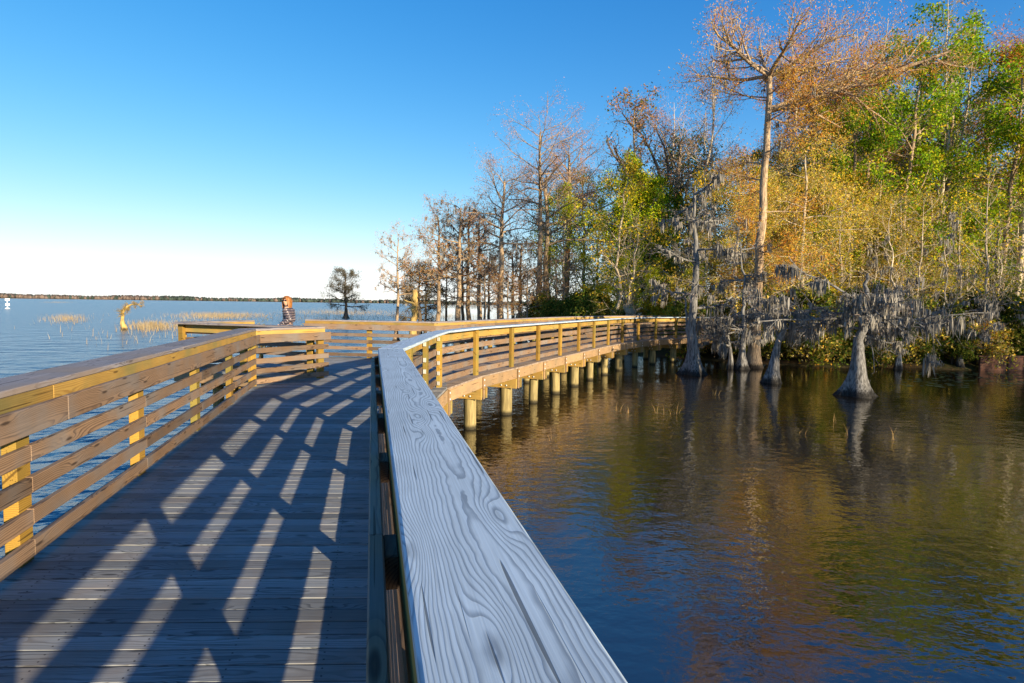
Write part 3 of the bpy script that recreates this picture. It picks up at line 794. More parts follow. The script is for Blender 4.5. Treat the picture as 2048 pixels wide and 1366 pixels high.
# point of cypresses beyond the platform
place('cyp_bare', 'bald_cypress', P(1076, 41.5), 0.75, 2.6, 'tallest nearly bare cypress with pale straight trunk beyond the curved railing')
place('cyp_bare2', 'bald_cypress', P(1086, 43.2), 0.87, .4, 'dark trunked bare cypress close beside the tallest pale one')
place('cyp_bare2', 'bald_cypress', P(1003, 41.5), 0.83, 3.4, 'stout bare cypress with fine reddish twigs left of the tallest pair')
place('cyp_moss', 'bald_cypress', P(916, 42.3), 0.81, 1.0, 'mossy rust tinged cypress with a pale trunk on the lake point')
place('cyp_moss', 'bald_cypress', P(958, 44.0), 0.76, 4.0, 'mossy cypress between the pale trunk and the stout bare cypress')
place('cyp_moss2', 'bald_cypress', P(872, 43.2), 0.77, 2.2, 'dark mossy cypress leaning with rust brown foliage over the lake')
place('cyp_moss2', 'bald_cypress', P(940, 46.5), 0.83, 5.2, 'dark cypress hung with moss behind the pale mossy trunk')
place('cyp_moss2', 'bald_cypress', P(792, 41.5), 0.51, .8, 'thin dark cypress at the outer end of the lake point', sz=.62)
place('cyp_small', 'bald_cypress', P(838, 44.8), 0.71, 1.2, 'low spreading cypress with rust brown boughs on the lake point')
place('cyp_moss', 'bald_cypress', P(1040, 45.6), 0.65, 2.0, 'short mossy cypress in the gap before the tall pair')
for i, (px, d, s) in enumerate(((895, 47, .5), (925, 49, .58), (980, 48, .58), (1025, 49, .62), (1050, 40, .42), (850, 47, .42), (1012, 39, .38), (1110, 41, .5), (965, 41, .45))):
    place(('cyp_moss2', 'cyp_moss')[i % 2], 'bald_cypress', P(px, d), s, None, 'small moss draped cypress standing in the shallows of the lake point', group='small cypresses of the lake point')
place('cyp_small', 'bald_cypress', at(692, 637, 0)[:2], 1.0, .3, 'lone small dark cypress standing out in the lake')
place('cyp_rust', 'bald_cypress', P(1132, 55), .95, .5, 'rust orange crowned cypress right of the tall bare pair')
place('redtop', 'hardwood_tree', P(1262, 45), 1.0, 2.0, 'round crowned tree with reddish green top above the wood')
place('sweep', 'hardwood_tree', P(1305, 44), 1.0, .2, 'old dark hardwood with long sweeping bare limbs')
place('bare_tall', 'bare_tree', P(1385, 40), .98, .6, 'tall pale forked bare tree left of the big limbed cypress')
place('bare_tall2', 'bare_tree', P(1425, 42), .98, 3.6, 'slender pale bare tree just behind the forked one')
hero = place('hero', 'bald_cypress', at(1506, 735, 0)[:2], 1.0, 0, 'big cypress with straight sunlit trunk and one heavy horizontal limb')
place('green', 'evergreen_tree', P(1720, 34), 1.0, 1.0, 'broad green leafed tree behind the heavy horizontal limb')
place('green2', 'evergreen_tree', P(1880, 35), 1.12, 2.0, 'tall bright green tree with yellow flecks at the wood edge')
place('green', 'evergreen_tree', P(1960, 39), 1.2, 3.3, 'tall green tree behind the bright flecked one')
place('green2', 'evergreen_tree', P(1650, 38), .9, 4.2, 'green tree half hidden behind the rust foliage')
place('bare_tall2', 'bare_tree', P(1640, 36), .95, 2.4, 'bare pale tree close behind the heavy horizontal limb')
place('bare_tall', 'bare_tree', P(1765, 37), 1.06, 3.1, 'very tall bare tree between the green crowns')
place('bare_tall2', 'bare_tree', P(1925, 36), 1.0, 5.0, 'tall bare tree left of the broken pale trunk')
place('green2', 'evergreen_tree', P(1790, 40), 1.28, .9, 'highest green tree behind the very tall bare one')
place('green', 'evergreen_tree', P(1790, 33), .98, 5.3, 'green tree right above the pale twiggy sapling')
place('green2', 'evergreen_tree', P(1690, 32.5), .82, 1.9, 'green tree just under the heavy horizontal limb')
place('green', 'evergreen_tree', P(2000, 33), 1.0, .4, 'green tree beside the tall broken pale trunk')
place('bare_tall2', 'bare_tree', P(1835, 35), 1.02, 1.5, 'tall bare tree with spreading limbs rising above the green crowns')
place('bare_tall', 'bare_tree', P(1700, 37), 1.0, 4.6, 'tall twiggy bare tree above the heavy limb')
place('cyp_rust', 'bald_cypress', P(2035, 38), 1.28, 2.0, 'rust red topped cypress beside the broken pale trunk')
place('cyp_rust', 'bald_cypress', P(1610, 37), 1.15, 4.0, 'rust orange cypress behind the big limbed trunk')
place('cyp_straw', 'bald_cypress', P(1600, 29), .95, .6, 'straw coloured drooping cypress right of the big straight trunk')
place('cyp_straw', 'bald_cypress', P(1465, 31), .9, 2.6, 'straw coloured feathery cypress left of the big straight trunk')
place('gold', 'hardwood_tree', P(1400, 34), 1.02, 1.2, 'golden leafed tree behind the twin trunked mossy cypress')
place('cyp_straw', 'bald_cypress', P(1690, 31), .8, 4.4, 'straw coloured cypress over the low mossy trees')
# mossy cypresses standing in the cove
place('mossy_tall', 'bald_cypress', at(1385, 748, 0)[:2], 1.0, 0, 'grey mossy cypress with two joined trunks standing before the boardwalk')
place('mossy_lean', 'bald_cypress', at(1543, 765, 0)[:2], 1.0, 0, 'leaning blue grey cypress trunk with a swollen foot')
place('mossy_big', 'bald_cypress', at(1711, 790, 0)[:2], 1.0, 0, 'low wide mossy cypress with a heavily buttressed grey foot')
place('mossy_thin', 'bald_cypress', at(1483, 738, 0)[:2], .95, 1.2, 'thin moss hung cypress close left of the big straight trunk')
place('mossy_low', 'bald_cypress', at(1462, 737, 0)[:2], 1.0, 3.2, 'small bent cypress trailing moss before the far end of the boardwalk')
place('mossy_low', 'bald_cypress', at(1795, 738, 0)[:2], 1.15, .5, 'low mossy cypress just right of the buttressed one')
place('mossy_low', 'bald_cypress', at(1920, 738, 0)[:2], 1.25, 2.0, 'wide low mossy cypress before the rust brown retaining wall')
for px, k, s, rz, lab in ((1800, 'pale1', 1.05, .2, 'pale bare sapling with many fans of twigs behind the buttressed cypress'), (1833, 'pale2', .95, 1.3, 'slim pale sapling with few yellow leaves beside the twiggy one'),
                          (1965, 'pale2', 1.12, 2.2, 'tall pale sapling with upright twigs near the retaining wall'), (1738, 'pale3', .9, 3.0, 'pale stub topped sapling behind the buttressed cypress'),
                          (1300, 'pale1', .8, 1.1, 'crooked pale sapling behind the curve of the boardwalk'), (1152, 'pale1', .75, 2.0, 'small pale bare tree beyond the middle of the curved railing'),
                          (1905, 'pale3', 1.1, 5.0, 'small mossy pale sapling between two taller ones')):
    d = 27.6 if px > 1500 else 40
    v = P(px, d); place(k, 'bare_sapling', (v[0], v[1], .1 if px > 1500 else .3), s, rz, lab)

# dead trunks
def snag(name, px, d, h, r, label, bark='bark_pale', lean=(0.02, 0)):
    t = Tree(int(px)); flared(t, h, r, 10, lean, flare=.4, wob=.06, flute=.05, top=.75)
    v = P(px, d); e = empty(name, v); tag(e, label, 'dead tree'); link('trunk', t.trunk_mesh('trunk', MAT[bark]), e)
    for k in range(3):
        t2 = Tree(int(px)+k+1); a = t2.r.uniform(0, 6.28); z = h*t2.r.uniform(.5, .9)
        pp, _ = t2.path((lean[0]*z, 0, z), (math.cos(a), math.sin(a), .5), h*.12+.3, 4, .15, .02); t2.tube(pp, [r*.35, r*.3, r*.22, r*.15, r*.06], 5)
        link('broken_limb', t2.trunk_mesh('limb', MAT[bark]), e)
snag('dead_tree', 2030, 33, 16.2, .17, 'tall broken pale dead trunk without a crown')
snag('dead_tree', 825, 40, 3.6, .26, 'short broken golden trunk at the lake point', 'bark_gold')
snag('dead_tree', 1262, 33, 2.8, .35, 'splintered tan stump behind the boardwalk curve', 'bark_pale')

# filler wood: copies of a few kinds
ZONES = ((1215, 'beyond the middle of the curved railing'), (1345, 'behind the far curve of the railing'), (1475, 'behind the twin trunked cypress'), (1580, 'behind the big straight trunk'),
         (1700, 'behind the leaning blue grey trunk'), (1800, 'behind the buttressed cypress'), (1920, 'behind the pale saplings'), (9999, 'above the retaining wall'))
def infill(kind, name, n, x0, x1, y0, y1, smin, smax, label, group, cat='tree', p0=0, p1=9999):
    k = 0; tries = 0
    while k < n and tries < 6000:
        tries += 1
        y = rnd.uniform(y0, y1); x = rnd.uniform(x0, x1)
        sx = np.interp(y, [q[1] for q in reversed(SHORE[:12])], [q[0] for q in reversed(SHORE[:12])])
        px = 1024+F_PX*x/y
        if x < sx+1.2 or px > 2110 or not p0 <= px <= p1: continue
        sc = rnd.uniform(smin, smax); f = (sc-smin)/(smax-smin)
        zone = next(z for lim, z in ZONES if px < lim); size = 'smaller ' if f < .33 else ('taller ' if f > .66 else '')
        place(kind, name, (x, y, .6), sc, None, size+label+' '+zone, cat, group); k += 1
infill('dark', 'evergreen_tree', 16, 3, 60, 48, 66, .95, 1.25, 'dark evergreen deep in the wood', 'dark evergreens of the wood')
infill('dark', 'evergreen_tree', 6, 3, 42, 42, 52, .6, .95, 'dense dark evergreen', 'dense dark evergreens')
infill('dark2', 'evergreen_tree', 14, 4, 44, 38, 48, .5, .85, 'low dark evergreen', 'low dark evergreens of the wood')
infill('green', 'evergreen_tree', 5, 3, 16, 42, 50, .6, .75, 'green leafed tree', 'green trees of the wood', p0=1130, p1=1370)
infill('green2', 'evergreen_tree', 8, 16, 48, 36, 52, .95, 1.2, 'lofty green leafed tree', 'lofty green trees of the wood', p0=1580)
infill('lime', 'hardwood_tree', 7, 3, 14, 32.5, 37, .28, .48, 'low yellow green tree', 'low yellow green trees of the wood', p0=1110, p1=1400)
infill('lime', 'hardwood_tree', 10, 3, 16, 41, 47, .75, 1.1, 'yellow green slender tree', 'yellow green trees of the wood', p0=1110, p1=1400)
infill('lime', 'hardwood_tree', 9, 8, 36, 30, 42, .6, 1.15, 'lime leafed slender tree', 'lime trees of the wood', p0=1400)
infill('gold', 'hardwood_tree', 8, 5, 38, 32, 44, .6, 1.1, 'golden leafed tree', 'golden trees of the wood', p0=1200)
infill('pale1', 'bare_sapling', 18, 5, 34, 28.5, 40, .8, 1.3, 'bare pale sapling', 'bare saplings of the wood')
infill('pale2', 'bare_sapling', 15, 10, 34, 28.5, 33, .7, 1.2, 'upright sapling with few yellow leaves', 'yellow flecked saplings of the wood', p0=1500)
infill('bare_tall', 'bare_tree', 10, 12, 46, 36, 50, .75, .98, 'bare tall tree', 'bare trees of the wood', p0=1340)
infill('cyp_bare2', 'bald_cypress', 6, 4, 30, 40, 52, .75, 1.15, 'bare cypress', 'bare cypresses of the wood')
infill('cyp_straw', 'bald_cypress', 5, 10, 36, 29, 36, .65, 1.05, 'straw coloured feathery cypress', 'straw coloured cypresses of the wood', p0=1380)
infill('cyp_rust', 'bald_cypress', 4, 10, 48, 38, 50, .9, 1.25, 'rust leafed cypress', 'rust cypresses of the wood', p0=1560)
# shrubs along the bank
sh = [Vector((x, y, 0)) for x, y in SHORE]
for i in range(74):
    s_ = rnd.uniform(4, 12); k = int(s_); f = s_-k; v = sh[k].lerp(sh[k+1], f)
    v = v+Vector((rnd.uniform(.1, 1.0), rnd.uniform(.3, 4.5) if i % 2 else rnd.uniform(.0, .8), 0)); z = .3 if i % 2 else .05
    kd = rnd.choices(('shrub_g', 'shrub_y', 'shrub_b'), (6, 1, 3) if i % 2 else (6, 0, 2))[0]; spx = 1024+F_PX*v.x/v.y; zone = next(z_ for lim, z_ in ZONES if spx < lim)
    place(kd, 'bank_shrub', (v.x, v.y, z), rnd.uniform(.7, 1.35), None,
          {'shrub_g': 'dark green bank shrub', 'shrub_y': 'yellow leafed bank shrub', 'shrub_b': 'straw brown twiggy bank shrub'}[kd]+' '+zone, 'shrub',
          {'shrub_g': 'dark green bank shrubs', 'shrub_y': 'yellow bank shrubs', 'shrub_b': 'straw brown bank shrubs'}[kd])
for px, d, s in ((1335, 33, 1.0), (1310, 34, .9)):
    place('shrub_y', 'bank_shrub', P(px, d, .5), s, None, 'bright yellow shrub right behind the boardwalk railing', 'shrub', 'yellow shrubs behind the railing')
# the wood goes on round the cove, out of frame, and shades it from the low sun
for i, (x, y, s) in enumerate(((31, -3, .82), (34, 0, .88), (37.5, 2.5, .85), (36, -3, .9), (41, 6, .9), (45, 9, .85), (49, 12, .9), (53, 15, .9), (43, 2, .95), (48, 5, .95), (39, -1, .9), (52, 9, .95), (57, 13, 1.0), (61, 18, 1.0))):
    place('dark', 'evergreen_tree', (x, y, .8), s*.84, None, 'dark evergreen on the shore round the cove', 'tree', 'evergreens round the cove')

# ------------------------------------------------------------------ things on the lake
# bent golden snag
def bent():
    t = Tree(90); pts = [np.array(p) for p in ((.05, 0, -.6), (.06, 0, 0), (.05, 0, .25), (-.08, 0, .6), (-.1, .03, .95), (.0, 0, 1.3), (-.05, 0, 1.55), (.12, 0, 1.85), (.4, 0, 2.1), (.8, .05, 2.3), (1.25, 0, 2.33), (1.6, 0, 2.2))]
    t.tube(pts, [.34, .3, .26, .19, .14, .12, .13, .12, .10, .08, .05, .02], 10)
    for k in range(34):
        i = t.r.randint(5, 10); q = pts[i]+(pts[i+1]-pts[i])*t.r.random()
        t.grow(q, (t.r.gauss(0, .5), t.r.gauss(0, .8), t.r.uniform(-.7, .6)), t.r.uniform(.25, .55), .015, 0, [(3, .2, -.04, 4, .6, .7, .2, 3), (2, .2, -.03, 0, 0, 0, 0, 3)])
    Pp, D = tipsP(t)
    v = at(247, 660, 0); e = empty('cypress_snag', v); tag(e, 'bent golden cypress stub arching over the open lake', 'dead tree')
    link('trunk', t.trunk_mesh('trunk', MAT['bark_gold']), e)
    link('foliage', leaves_mesh('foliage', Pp, .12, [(.34, .22, .06), (.25, .2, .07), (.40, .26, .12)], [2, 2, 1], 5, MAT['leaf'], 4, .05, .3), e)
bent()
# brushy clump by the platform
def brush():
    t = Tree(91)
    for k in range(26):
        a = t.r.uniform(-.4, .5)
        t.grow((t.r.gauss(0, .25), t.r.gauss(0, .2), .3), (t.r.uniform(-.9, 1.2), t.r.gauss(0, .4), .75), t.r.uniform(.9, 1.7), .02, 0, [(6, .1, -.09, 6, .4, .6, .3, 4), (3, .15, -.05, 0, 0, 0, 0, 3)])
    Pp, D = tipsP(t)
    v = P(518, 19.5, .75); e = empty('brush_clump', v); tag(e, 'arching yellow green brush behind the side platform', 'shrub')
    e.scale = (.85, .85, .8)
    link('stems', t.trunk_mesh('stems', MAT['bark_gold']), e)
    link('foliage', leaves_mesh('foliage', Pp, .09, [(.35, .28, .08), (.27, .25, .06), (.42, .34, .16)], [2, 2, 2], 5, MAT['leaf'], 3, .04, .3), e)
    t2 = Tree(92); t2.tube([(0, 0, -1.6), (0, 0, -.3), (.1, 0, .5)], [.14, .12, .06], 8); link('trunk', t2.trunk_mesh('trunk', MAT['bark_gold']), e)
brush()
# channel marker
def marker():
    v = at(15, 617, 0); e = empty('channel_marker', v); tag(e, 'white channel marker post with two boards out on the lake', 'marker')
    wmat = plain('white_marker_paint', (.8, .8, .8), .5)
    V = []; Fs = []; tube(V, Fs, [(0, 0, -1), (0, 0, 2.4)], [.09, .08], 10); link('post', pydata('post', V, Fs, True), e, wmat)
    for z, s in ((1.0, .9), (2.25, .95)):
        o = link('board', box_mesh('board', s, .06, -.28, .28, wmat, .01), e); o.location = (.15, -.11, z); o.rotation_euler = (0, math.radians(0), .3)
    V = []; Fs = []; tube(V, Fs, [(0, 0, -.3), (0, 0, -.02), (0, 0, .14), (0, 0, .2)], [.5, .55, .45, .2], 14); link('float', pydata('float', V, Fs, True), e, wmat)
marker()
# reeds
def blades(name, pts, hmin, hmax, w, cols, label=None, kind=None, seed=1, lean=.25):
    g = np.random.default_rng(seed); N = len(pts); Q = np.array(pts, float)
    h = g.uniform(hmin, hmax, (N, 1)); a = g.uniform(0, math.pi, N); sd = np.stack([np.cos(a), np.sin(a), np.zeros(N)], 1)*w
    ln = g.normal(0, lean, (N, 3))*h; ln[:, 2] = 0; upv = np.array([0, 0, 1.])
    V = np.stack([Q-sd, Q+sd, Q+upv*h*.6+ln*.4+sd*.7, Q+upv*h+ln, Q+upv*h*.6+ln*.4-sd*.7], 1).reshape(-1, 3)
    i = np.arange(N)[:, None]*5
    F = np.concatenate([i+np.array([[0, 1, 2]]), i+np.array([[0, 2, 4]]), i+np.array([[4, 2, 3]])])
    me = npmesh(name, V, F); me.materials.append(MAT['leaf'])
    c = np.array(cols)[g.integers(0, len(cols), N)]*g.uniform(.8, 1.2, (N, 1)); c = np.tile(c, (3, 1))
    me.attributes.new('leafcol', 'FLOAT_COLOR', 'FACE').data.foreach_set('color', np.concatenate([c, np.ones((len(c), 1))], 1).astype(np.float32).ravel())
    return me
RE = [(.46, .34, .18), (.40, .28, .13), (.5, .40, .25)]
pts = []
for (px0, px1, py0, py1, n) in ((95, 175, 632, 646, 500), (365, 520, 627, 638, 2600), (262, 345, 648, 662, 900), (330, 420, 640, 660, 260), (590, 800, 619, 632, 2600), (740, 1000, 628, 640, 1200), (180, 520, 640, 690, 300), (90, 140, 604, 606, 500), (560, 760, 632, 645, 500)):
    for k in range(n):
        v = at(px0+(px1-px0)*rnd.gauss(.5, .3), (py0+py1)/2+rnd.gauss(0, .3)*(py1-py0), 0); pts.append((v.x, v.y, -.05))
tag(link('reeds', blades('reeds', pts, .25, .8, .014, RE, seed=3)), 'thin tan reeds standing in the open lake', 'reeds', kind='stuff')
for i, (px, py) in enumerate(((1250, 826), (1318, 829), (1348, 828), (1235, 822), (1430, 790), (1605, 868), (1690, 872), (1095, 880), (1775, 880), (1665, 845))):
    v = at(px, py, 0); n = rnd.randint(3, 6)
    me = blades('sprig', [(rnd.gauss(0, .08), rnd.gauss(0, .08), -.05) for _ in range(n)], .15, .4, .005, [(.42, .27, .12), (.36, .25, .1)], seed=i+20, lean=.35)
    o = link('reed_sprig', me); o.location = v; tag(o, 'few dry reed stalks poking from the dark cove water', 'reeds', 'reed sprigs in the cove')
# lily pads
V = []; Fs = []
for k in range(150):
    v = at(rnd.uniform(1800, 2120), rnd.uniform(744, 775), 0); r = rnd.uniform(.05, .13); b = len(V); a0 = rnd.uniform(0, 6)
    V.append((v.x, v.y, .006))
    for s in range(10): a = a0+s*.62; V.append((v.x+r*math.cos(a), v.y+r*math.sin(a), .006+rnd.uniform(-.002, .004)))
    for s in range(9): Fs.append((b, b+1+s, b+2+s))
tag(link('lily_pads', pydata('lily_pads', V, Fs), mat=plain('lily_pad_green', (.07, .12, .05), .4)), 'small green lily pads floating by the bank', 'lily pads', kind='stuff')
# retaining wall
rw = empty('retaining_wall', (24.2, 26.3, 0)); tag(rw, 'low rust brown sheet retaining wall at the water edge', 'wall')
rmat = plain('rusty_sheet_steel', (.15, .06, .035), .75, 0, .3, 6, (.085, .04, .028))
for k in range(9):
    o = link('panel', box_mesh('panel', .68, .10, -.6, .62, rmat, .015), rw); o.location = (-2.2+.7*k, (.05 if k % 2 else -.05)+.06*k, 0)
o = link('coping', box_mesh('coping', 6.6, .3, .625, .69, rmat, .01), rw); o.location = (.6, .24, 0); o.rotation_euler = (0, 0, .085)

# far shore -----------------------------------------------------------------
def far():
    g = np.random.default_rng(4); V = []; Fs = []
    n = 5200; th = np.radians(g.uniform(-66, 30, n)); d = g.uniform(2350, 2560, n)
    cols = []
    base = 0; VV = []; FF = []
    for i in range(n):
        big = .75+.35*math.sin(th[i]*31)+.2*math.sin(th[i]*83+1); h = max(7, (11+6*g.random())*(.8+.35*big)); w = h*g.uniform(.35, .6)
        x = math.sin(th[i])*d[i]; y = math.cos(th[i])*d[i]
        for s in range(5):
            a = s*1.2566+g.random(); VV.append((x+w*math.cos(a), y+w*math.sin(a), -.5+h*.3))
        VV.append((x+g.normal(0, w*.2), y, h)); VV.append((x, y, -1))
        for s in range(5): FF.append((base+s, base+(s+1) % 5, base+5)); FF.append((base+(s+1) % 5, base+s, base+6))
        base += 7
        ever = g.random() < (.35+.4*(math.degrees(th[i]) > -32))
        c = np.array((.085, .115, .10) if ever else (.24, .185, .16))*g.uniform(.75, 1.25); cols += [c]*10  # both tones lightened to stand in for distance haze
    me = npmesh('far_wood', np.array(VV), np.array(FF)); me.materials.append(MAT['leaf'])
    c = np.array(cols); me.attributes.new('leafcol', 'FLOAT_COLOR', 'FACE').data.foreach_set('color', np.concatenate([c, np.ones((len(c), 1))], 1).astype(np.float32).ravel())
    tag(link('far_wood', me), 'low line of woods along the far lake shore', 'woods', kind='stuff')
    # low ground under it
    V = []; Fs = []
    for k in range(61):
        a = math.radians(-70+k*1.75)
        for r, z in ((2335, -.3), (2345, .8), (2600, 3), (3600, 4)): V.append((math.sin(a)*r, math.cos(a)*r, z))
    for k in range(60):
        for j in range(3): a = k*4+j; Fs.append((a, a+1, a+5, a+4))
    tag(link('far_shore', pydata('far_shore', V, Fs, True), mat=plain('far_shore_soil', (.25, .2, .14), .9)), kind='structure')
    wm_ = plain('white_siding', (.7, .68, .64), .7); rm_ = plain('grey_roof', (.45, .44, .43), .7)
    for px, w in ((55, 10), (228, 16), (262, 12), (338, 15), (372, 11), (440, 13), (528, 12)):
        v = P(px, 2330); e = empty('lake_house', (v[0], v[1]-2, .6)); tag(e, 'tiny pale lake house on the far shore', 'house', 'houses on the far shore')
        link('wall', box_mesh('wall', w, 9, 0, 5, wm_, .1), e)
        h = w/2+.7; link('roof', pydata('roof', [(-h, -5.5, 4.9), (h, -5.5, 4.9), (h, 5.5, 4.9), (-h, 5.5, 4.9), (-h, 0, 8.2), (h, 0, 8.2)], [(0, 1, 5, 4), (2, 3, 4, 5), (0, 4, 3), (1, 2, 5)]), e, rm_)
far()

# ------------------------------------------------------------------ the person on the side platform
def person():
    ploc = (-5.52, 14.0, DK); e = empty('person', ploc)
    tag(e, 'person with auburn hair, sunglasses and dark quilted jacket standing on the side platform', 'person')
    e.rotation_euler = (0, 0, math.radians(0))
    skin = plain('skin', (.50, .29, .19), .5, 0, .4); hairm = plain('auburn_hair', (.33, .13, .03), .55, 0, .4, 30, (.19, .07, .018))
    navy = plain('navy_trousers', (.02, .022, .045), .8); glass = plain('dark_lens', (.01, .01, .012), .12)
    # body: one skinned figure facing -x (to the lake, left), head turned toward the camera
    J = dict(pel=(0, 0, .93), spi=(.0, 0, 1.10), che=(.015, 0, 1.27), nek=(.0, 0, 1.42), hd0=(-.01, -.005, 1.49), hd1=(-.015, -.01, 1.58),
             hip_l=(0, .09, .90), kn_l=(-.02, .095, .49), an_l=(.02, .10, .08), to_l=(-.15, .10, .035),
             hip_r=(0, -.09, .90), kn_r=(-.01, -.095, .49), an_r=(.03, -.10, .08), to_r=(-.14, -.11, .035),
             sh_l=(.01, .165, 1.36), el_l=(.02, .22, 1.10), wr_l=(-.14, .17, .95), pm_l=(-.19, .15, .90),
             sh_r=(.01, -.165, 1.36), el_r=(.13, -.20, 1.12), wr_r=(-.08, -.21, .99), pm_r=(-.13, -.19, .96))
    R = dict(pel=.125, spi=.115, che=.13, nek=.055, hd0=.075, hd1=.088, hip=.085, kn=.055, an=.042, to=.035, sh=.065, el=.043, wr=.03, pm=.03)
    E = [('pel', 'spi'), ('spi', 'che'), ('che', 'nek'), ('nek', 'hd0'), ('hd0', 'hd1')]
    for s in 'lr':
        E += [('pel', 'hip_'+s), ('hip_'+s, 'kn_'+s), ('kn_'+s, 'an_'+s), ('an_'+s, 'to_'+s), ('che', 'sh_'+s), ('sh_'+s, 'el_'+s), ('el_'+s, 'wr_'+s), ('wr_'+s, 'pm_'+s)]
        # five fingers
        px_, py_, pz_ = J['pm_'+s]
        for f in range(5):
            a = 'f%d%s' % (f, s); b = 'g%d%s' % (f, s)
            dy = (f-2)*.017; ln = (.045, .06, .065, .06, .045)[f]
            if f == 0: J[a] = (px_+.0, py_-.03, pz_+.02); J[b] = (px_-.03, py_-.045, pz_+.03)
            else: J[a] = (px_-.03, py_+dy*.9, pz_+.0); J[b] = (px_-.03-ln*.8, py_+dy, pz_-.02)
            R[a] = .010; R[b] = .008; E += [('pm_'+s, a), (a, b)]
    names = list(J); idx = {k: i for i, k in enumerate(names)}
    me = bpy.data.meshes.new('body'); me.from_pydata([J[k] for k in names], [(idx[a], idx[b]) for a, b in E], [])
    o = bpy.data.objects.new('body_tmp', me); C.objects.link(o)
    sk = o.modifiers.new('skin', 'SKIN'); ss = o.modifiers.new('sub', 'SUBSURF'); ss.levels = 2
    for i, k in enumerate(names):
        r = R.get(k) or R[k.split('_')[0]]; me.skin_vertices[0].data[i].radius = (r, r)
    me.skin_vertices[0].data[idx['pel']].use_root = True
    bpy.context.view_layer.update()
    dg = bpy.context.evaluated_depsgraph_get(); ev = bpy.data.meshes.new_from_object(o.evaluated_get(dg))
    bpy.data.objects.remove(o); ev.polygons.foreach_set('use_smooth', [True]*len(ev.polygons))
    ev.materials.clear(); ev.materials.append(skin); ev.materials.append(navy)
    for p in ev.polygons: p.material_index = 1 if p.center.z < 1.0 and abs(p.center.x+.2) > .12 else 0
    link('body', ev, e)
    # quilted jacket: lofted rings with puffy ridges, sleeves the same way
    jm = NT('quilted_jacket'); tc = jm.n('ShaderNodeTexCoord'); zc = jm.sep(tc.outputs['Object'])[2]
    nz = jm.noise(tc.outputs['Object'], 25, 2)
    seam_sheen = jm.math('ABSOLUTE', jm.math('SINE', jm.math('MULTIPLY', zc, math.pi/.06)))
    jm.base(jm.mix(jm.smooth(seam_sheen, .5, .8), (.03, .027, .042), jm.mix(jm.smooth(nz, .35, .65), (.085, .07, .085), (.20, .16, .17))), .35, .6)  # dark seams; the lighter ridge rows are sheen put into the colour
    def loft(name, prof, axis=None, sides=20, ridges=.02, pitch=.06):
        V = []; Fs = []; n = 56
        A = np.array([p[0] for p in prof], float); a = np.array([p[1] for p in prof]); b = np.array([p[2] for p in prof])
        T = np.linspace(0, len(prof)-1, n); cen = np.stack([np.interp(T, range(len(prof)), A[:, i]) for i in range(3)], 1)
        ra = np.interp(T, range(len(prof)), a); rb = np.interp(T, range(len(prof)), b)
        tan = np.gradient(cen, axis=0); tan /= np.linalg.norm(tan, axis=1)[:, None]
        s_len = np.concatenate([[0], np.cumsum(np.linalg.norm(np.diff(cen, axis=0), axis=1))])
        for i in range(n):
            u = np.cross(tan[i], [0, 1, 0]); u /= np.linalg.norm(u); v = np.cross(tan[i], u)
            puff = ridges*abs(math.sin(math.pi*s_len[i]/pitch))**.7
            for s in range(sides):
                t = 2*math.pi*s/sides; V.append(cen[i]+u*math.cos(t)*(ra[i]+puff)+v*math.sin(t)*(rb[i]+puff))
        for i in range(n-1):
            for s in range(sides):
                p = i*sides+s; q = i*sides+(s+1) % sides; Fs.append((p, q, q+sides, p+sides))
        Fs.append(tuple(range(sides))); Fs.append(tuple(range((n-1)*sides, n*sides)))
        return link(name, pydata(name, V, Fs, True), e, jm.m)
    # in the picture the woman stands side on: u axis ~ x (depth front/back), v axis ~ y (shoulder width)
    loft('jacket', [((-.04, 0, .80), .13, .165), ((-.025, 0, .95), .12, .16), ((.0, 0, 1.12), .10, .14), ((.012, 0, 1.27), .115, .155), ((.012, 0, 1.35), .09, .145), ((.0, 0, 1.41), .062, .085), ((-.005, 0, 1.46), .06, .065)])
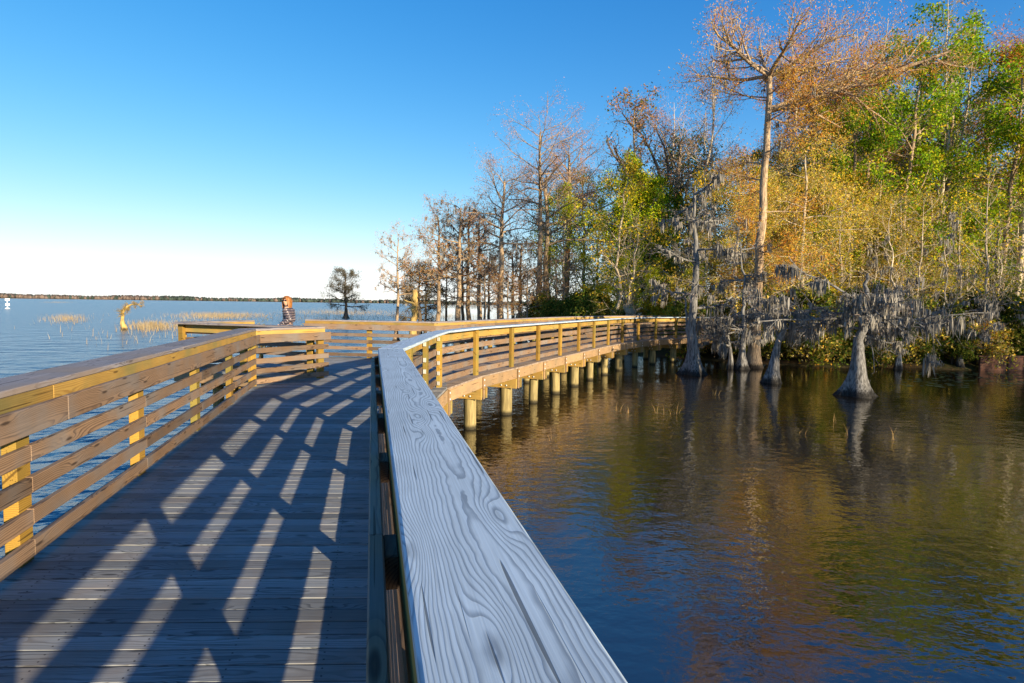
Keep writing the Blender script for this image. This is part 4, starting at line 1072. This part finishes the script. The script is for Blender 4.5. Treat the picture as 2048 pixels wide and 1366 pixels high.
    for s, y in (('l', 1), ('r', -1)):
        loft('sleeve', [(J['sh_'+s], .075, .075), (tuple((np.array(J['sh_'+s])+np.array(J['el_'+s]))/2), .072, .072), (J['el_'+s], .062, .062), (J['wr_'+s], .048, .048)], sides=14)
    # hair: shell with a wavy edge, longer at the back
    V = []; Fs = []; n = 24; m = 14
    hc = np.array((-.015, -.01, 1.565)); fdir = math.radians(252)     # the face looks left and toward the camera
    for i in range(m):
        ph = math.pi*(.02+.62*i/(m-1))
        for s in range(n):
            a = 2*math.pi*s/n; away = abs(((a-fdir+math.pi) % (2*math.pi))-math.pi)
            open_ = min(1, max(0, 1.5-away/.8)); ph2 = ph*(1-.55*open_)
            r = .112+.008*math.sin(a*7)+.006*math.sin(i*1.3+a*3); drop = max(0, i-m*.62)*.042*(1-open_)
            V.append((hc[0]+r*math.sin(ph2)*math.cos(a), hc[1]+r*math.sin(ph2)*math.sin(a), hc[2]+.125*math.cos(ph2)-drop))
    for i in range(m-1):
        for s in range(n): p = i*n+s; q = i*n+(s+1) % n; Fs.append((p, q, q+n, p+n))
    Fs.append(tuple(range(n)))
    link('hair', pydata('hair', V, Fs, True), e, hairm)
    # face parts: nose, mouth, sunglasses
    f = np.array((math.cos(fdir), math.sin(fdir), 0)); sd = np.array((-f[1], f[0], 0))
    def blob(name, c, rx, ry, rz, mat):
        bm = bmesh.new(); bmesh.ops.create_uvsphere(bm, u_segments=10, v_segments=8, radius=1)
        for v in bm.verts:
            q = c+f*(v.co.x*rx)+sd*(v.co.y*ry); v.co = Vector((q[0], q[1], q[2]+v.co.z*rz))
        me = bpy.data.meshes.new(name); bm.to_mesh(me); bm.free(); me.polygons.foreach_set('use_smooth', [True]*len(me.polygons)); link(name, me, e, mat)
    hcn = np.array((-.015, -.01, 1.55))
    blob('face', hcn+f*.03-np.array((0, 0, .015)), .066, .066, .10, skin)
    blob('nose', hcn+f*.1-np.array((0, 0, .01)), .018, .013, .02, skin)
    blob('mouth', hcn+f*.09-np.array((0, 0, .055)), .01, .022, .007, plain('lips', (.45, .15, .12), .5))
    for k in (-1, 1): blob('sunglass_lens', hcn+f*.088+sd*.033*k+np.array((0, 0, .02)), .012, .03, .02, glass)
person()
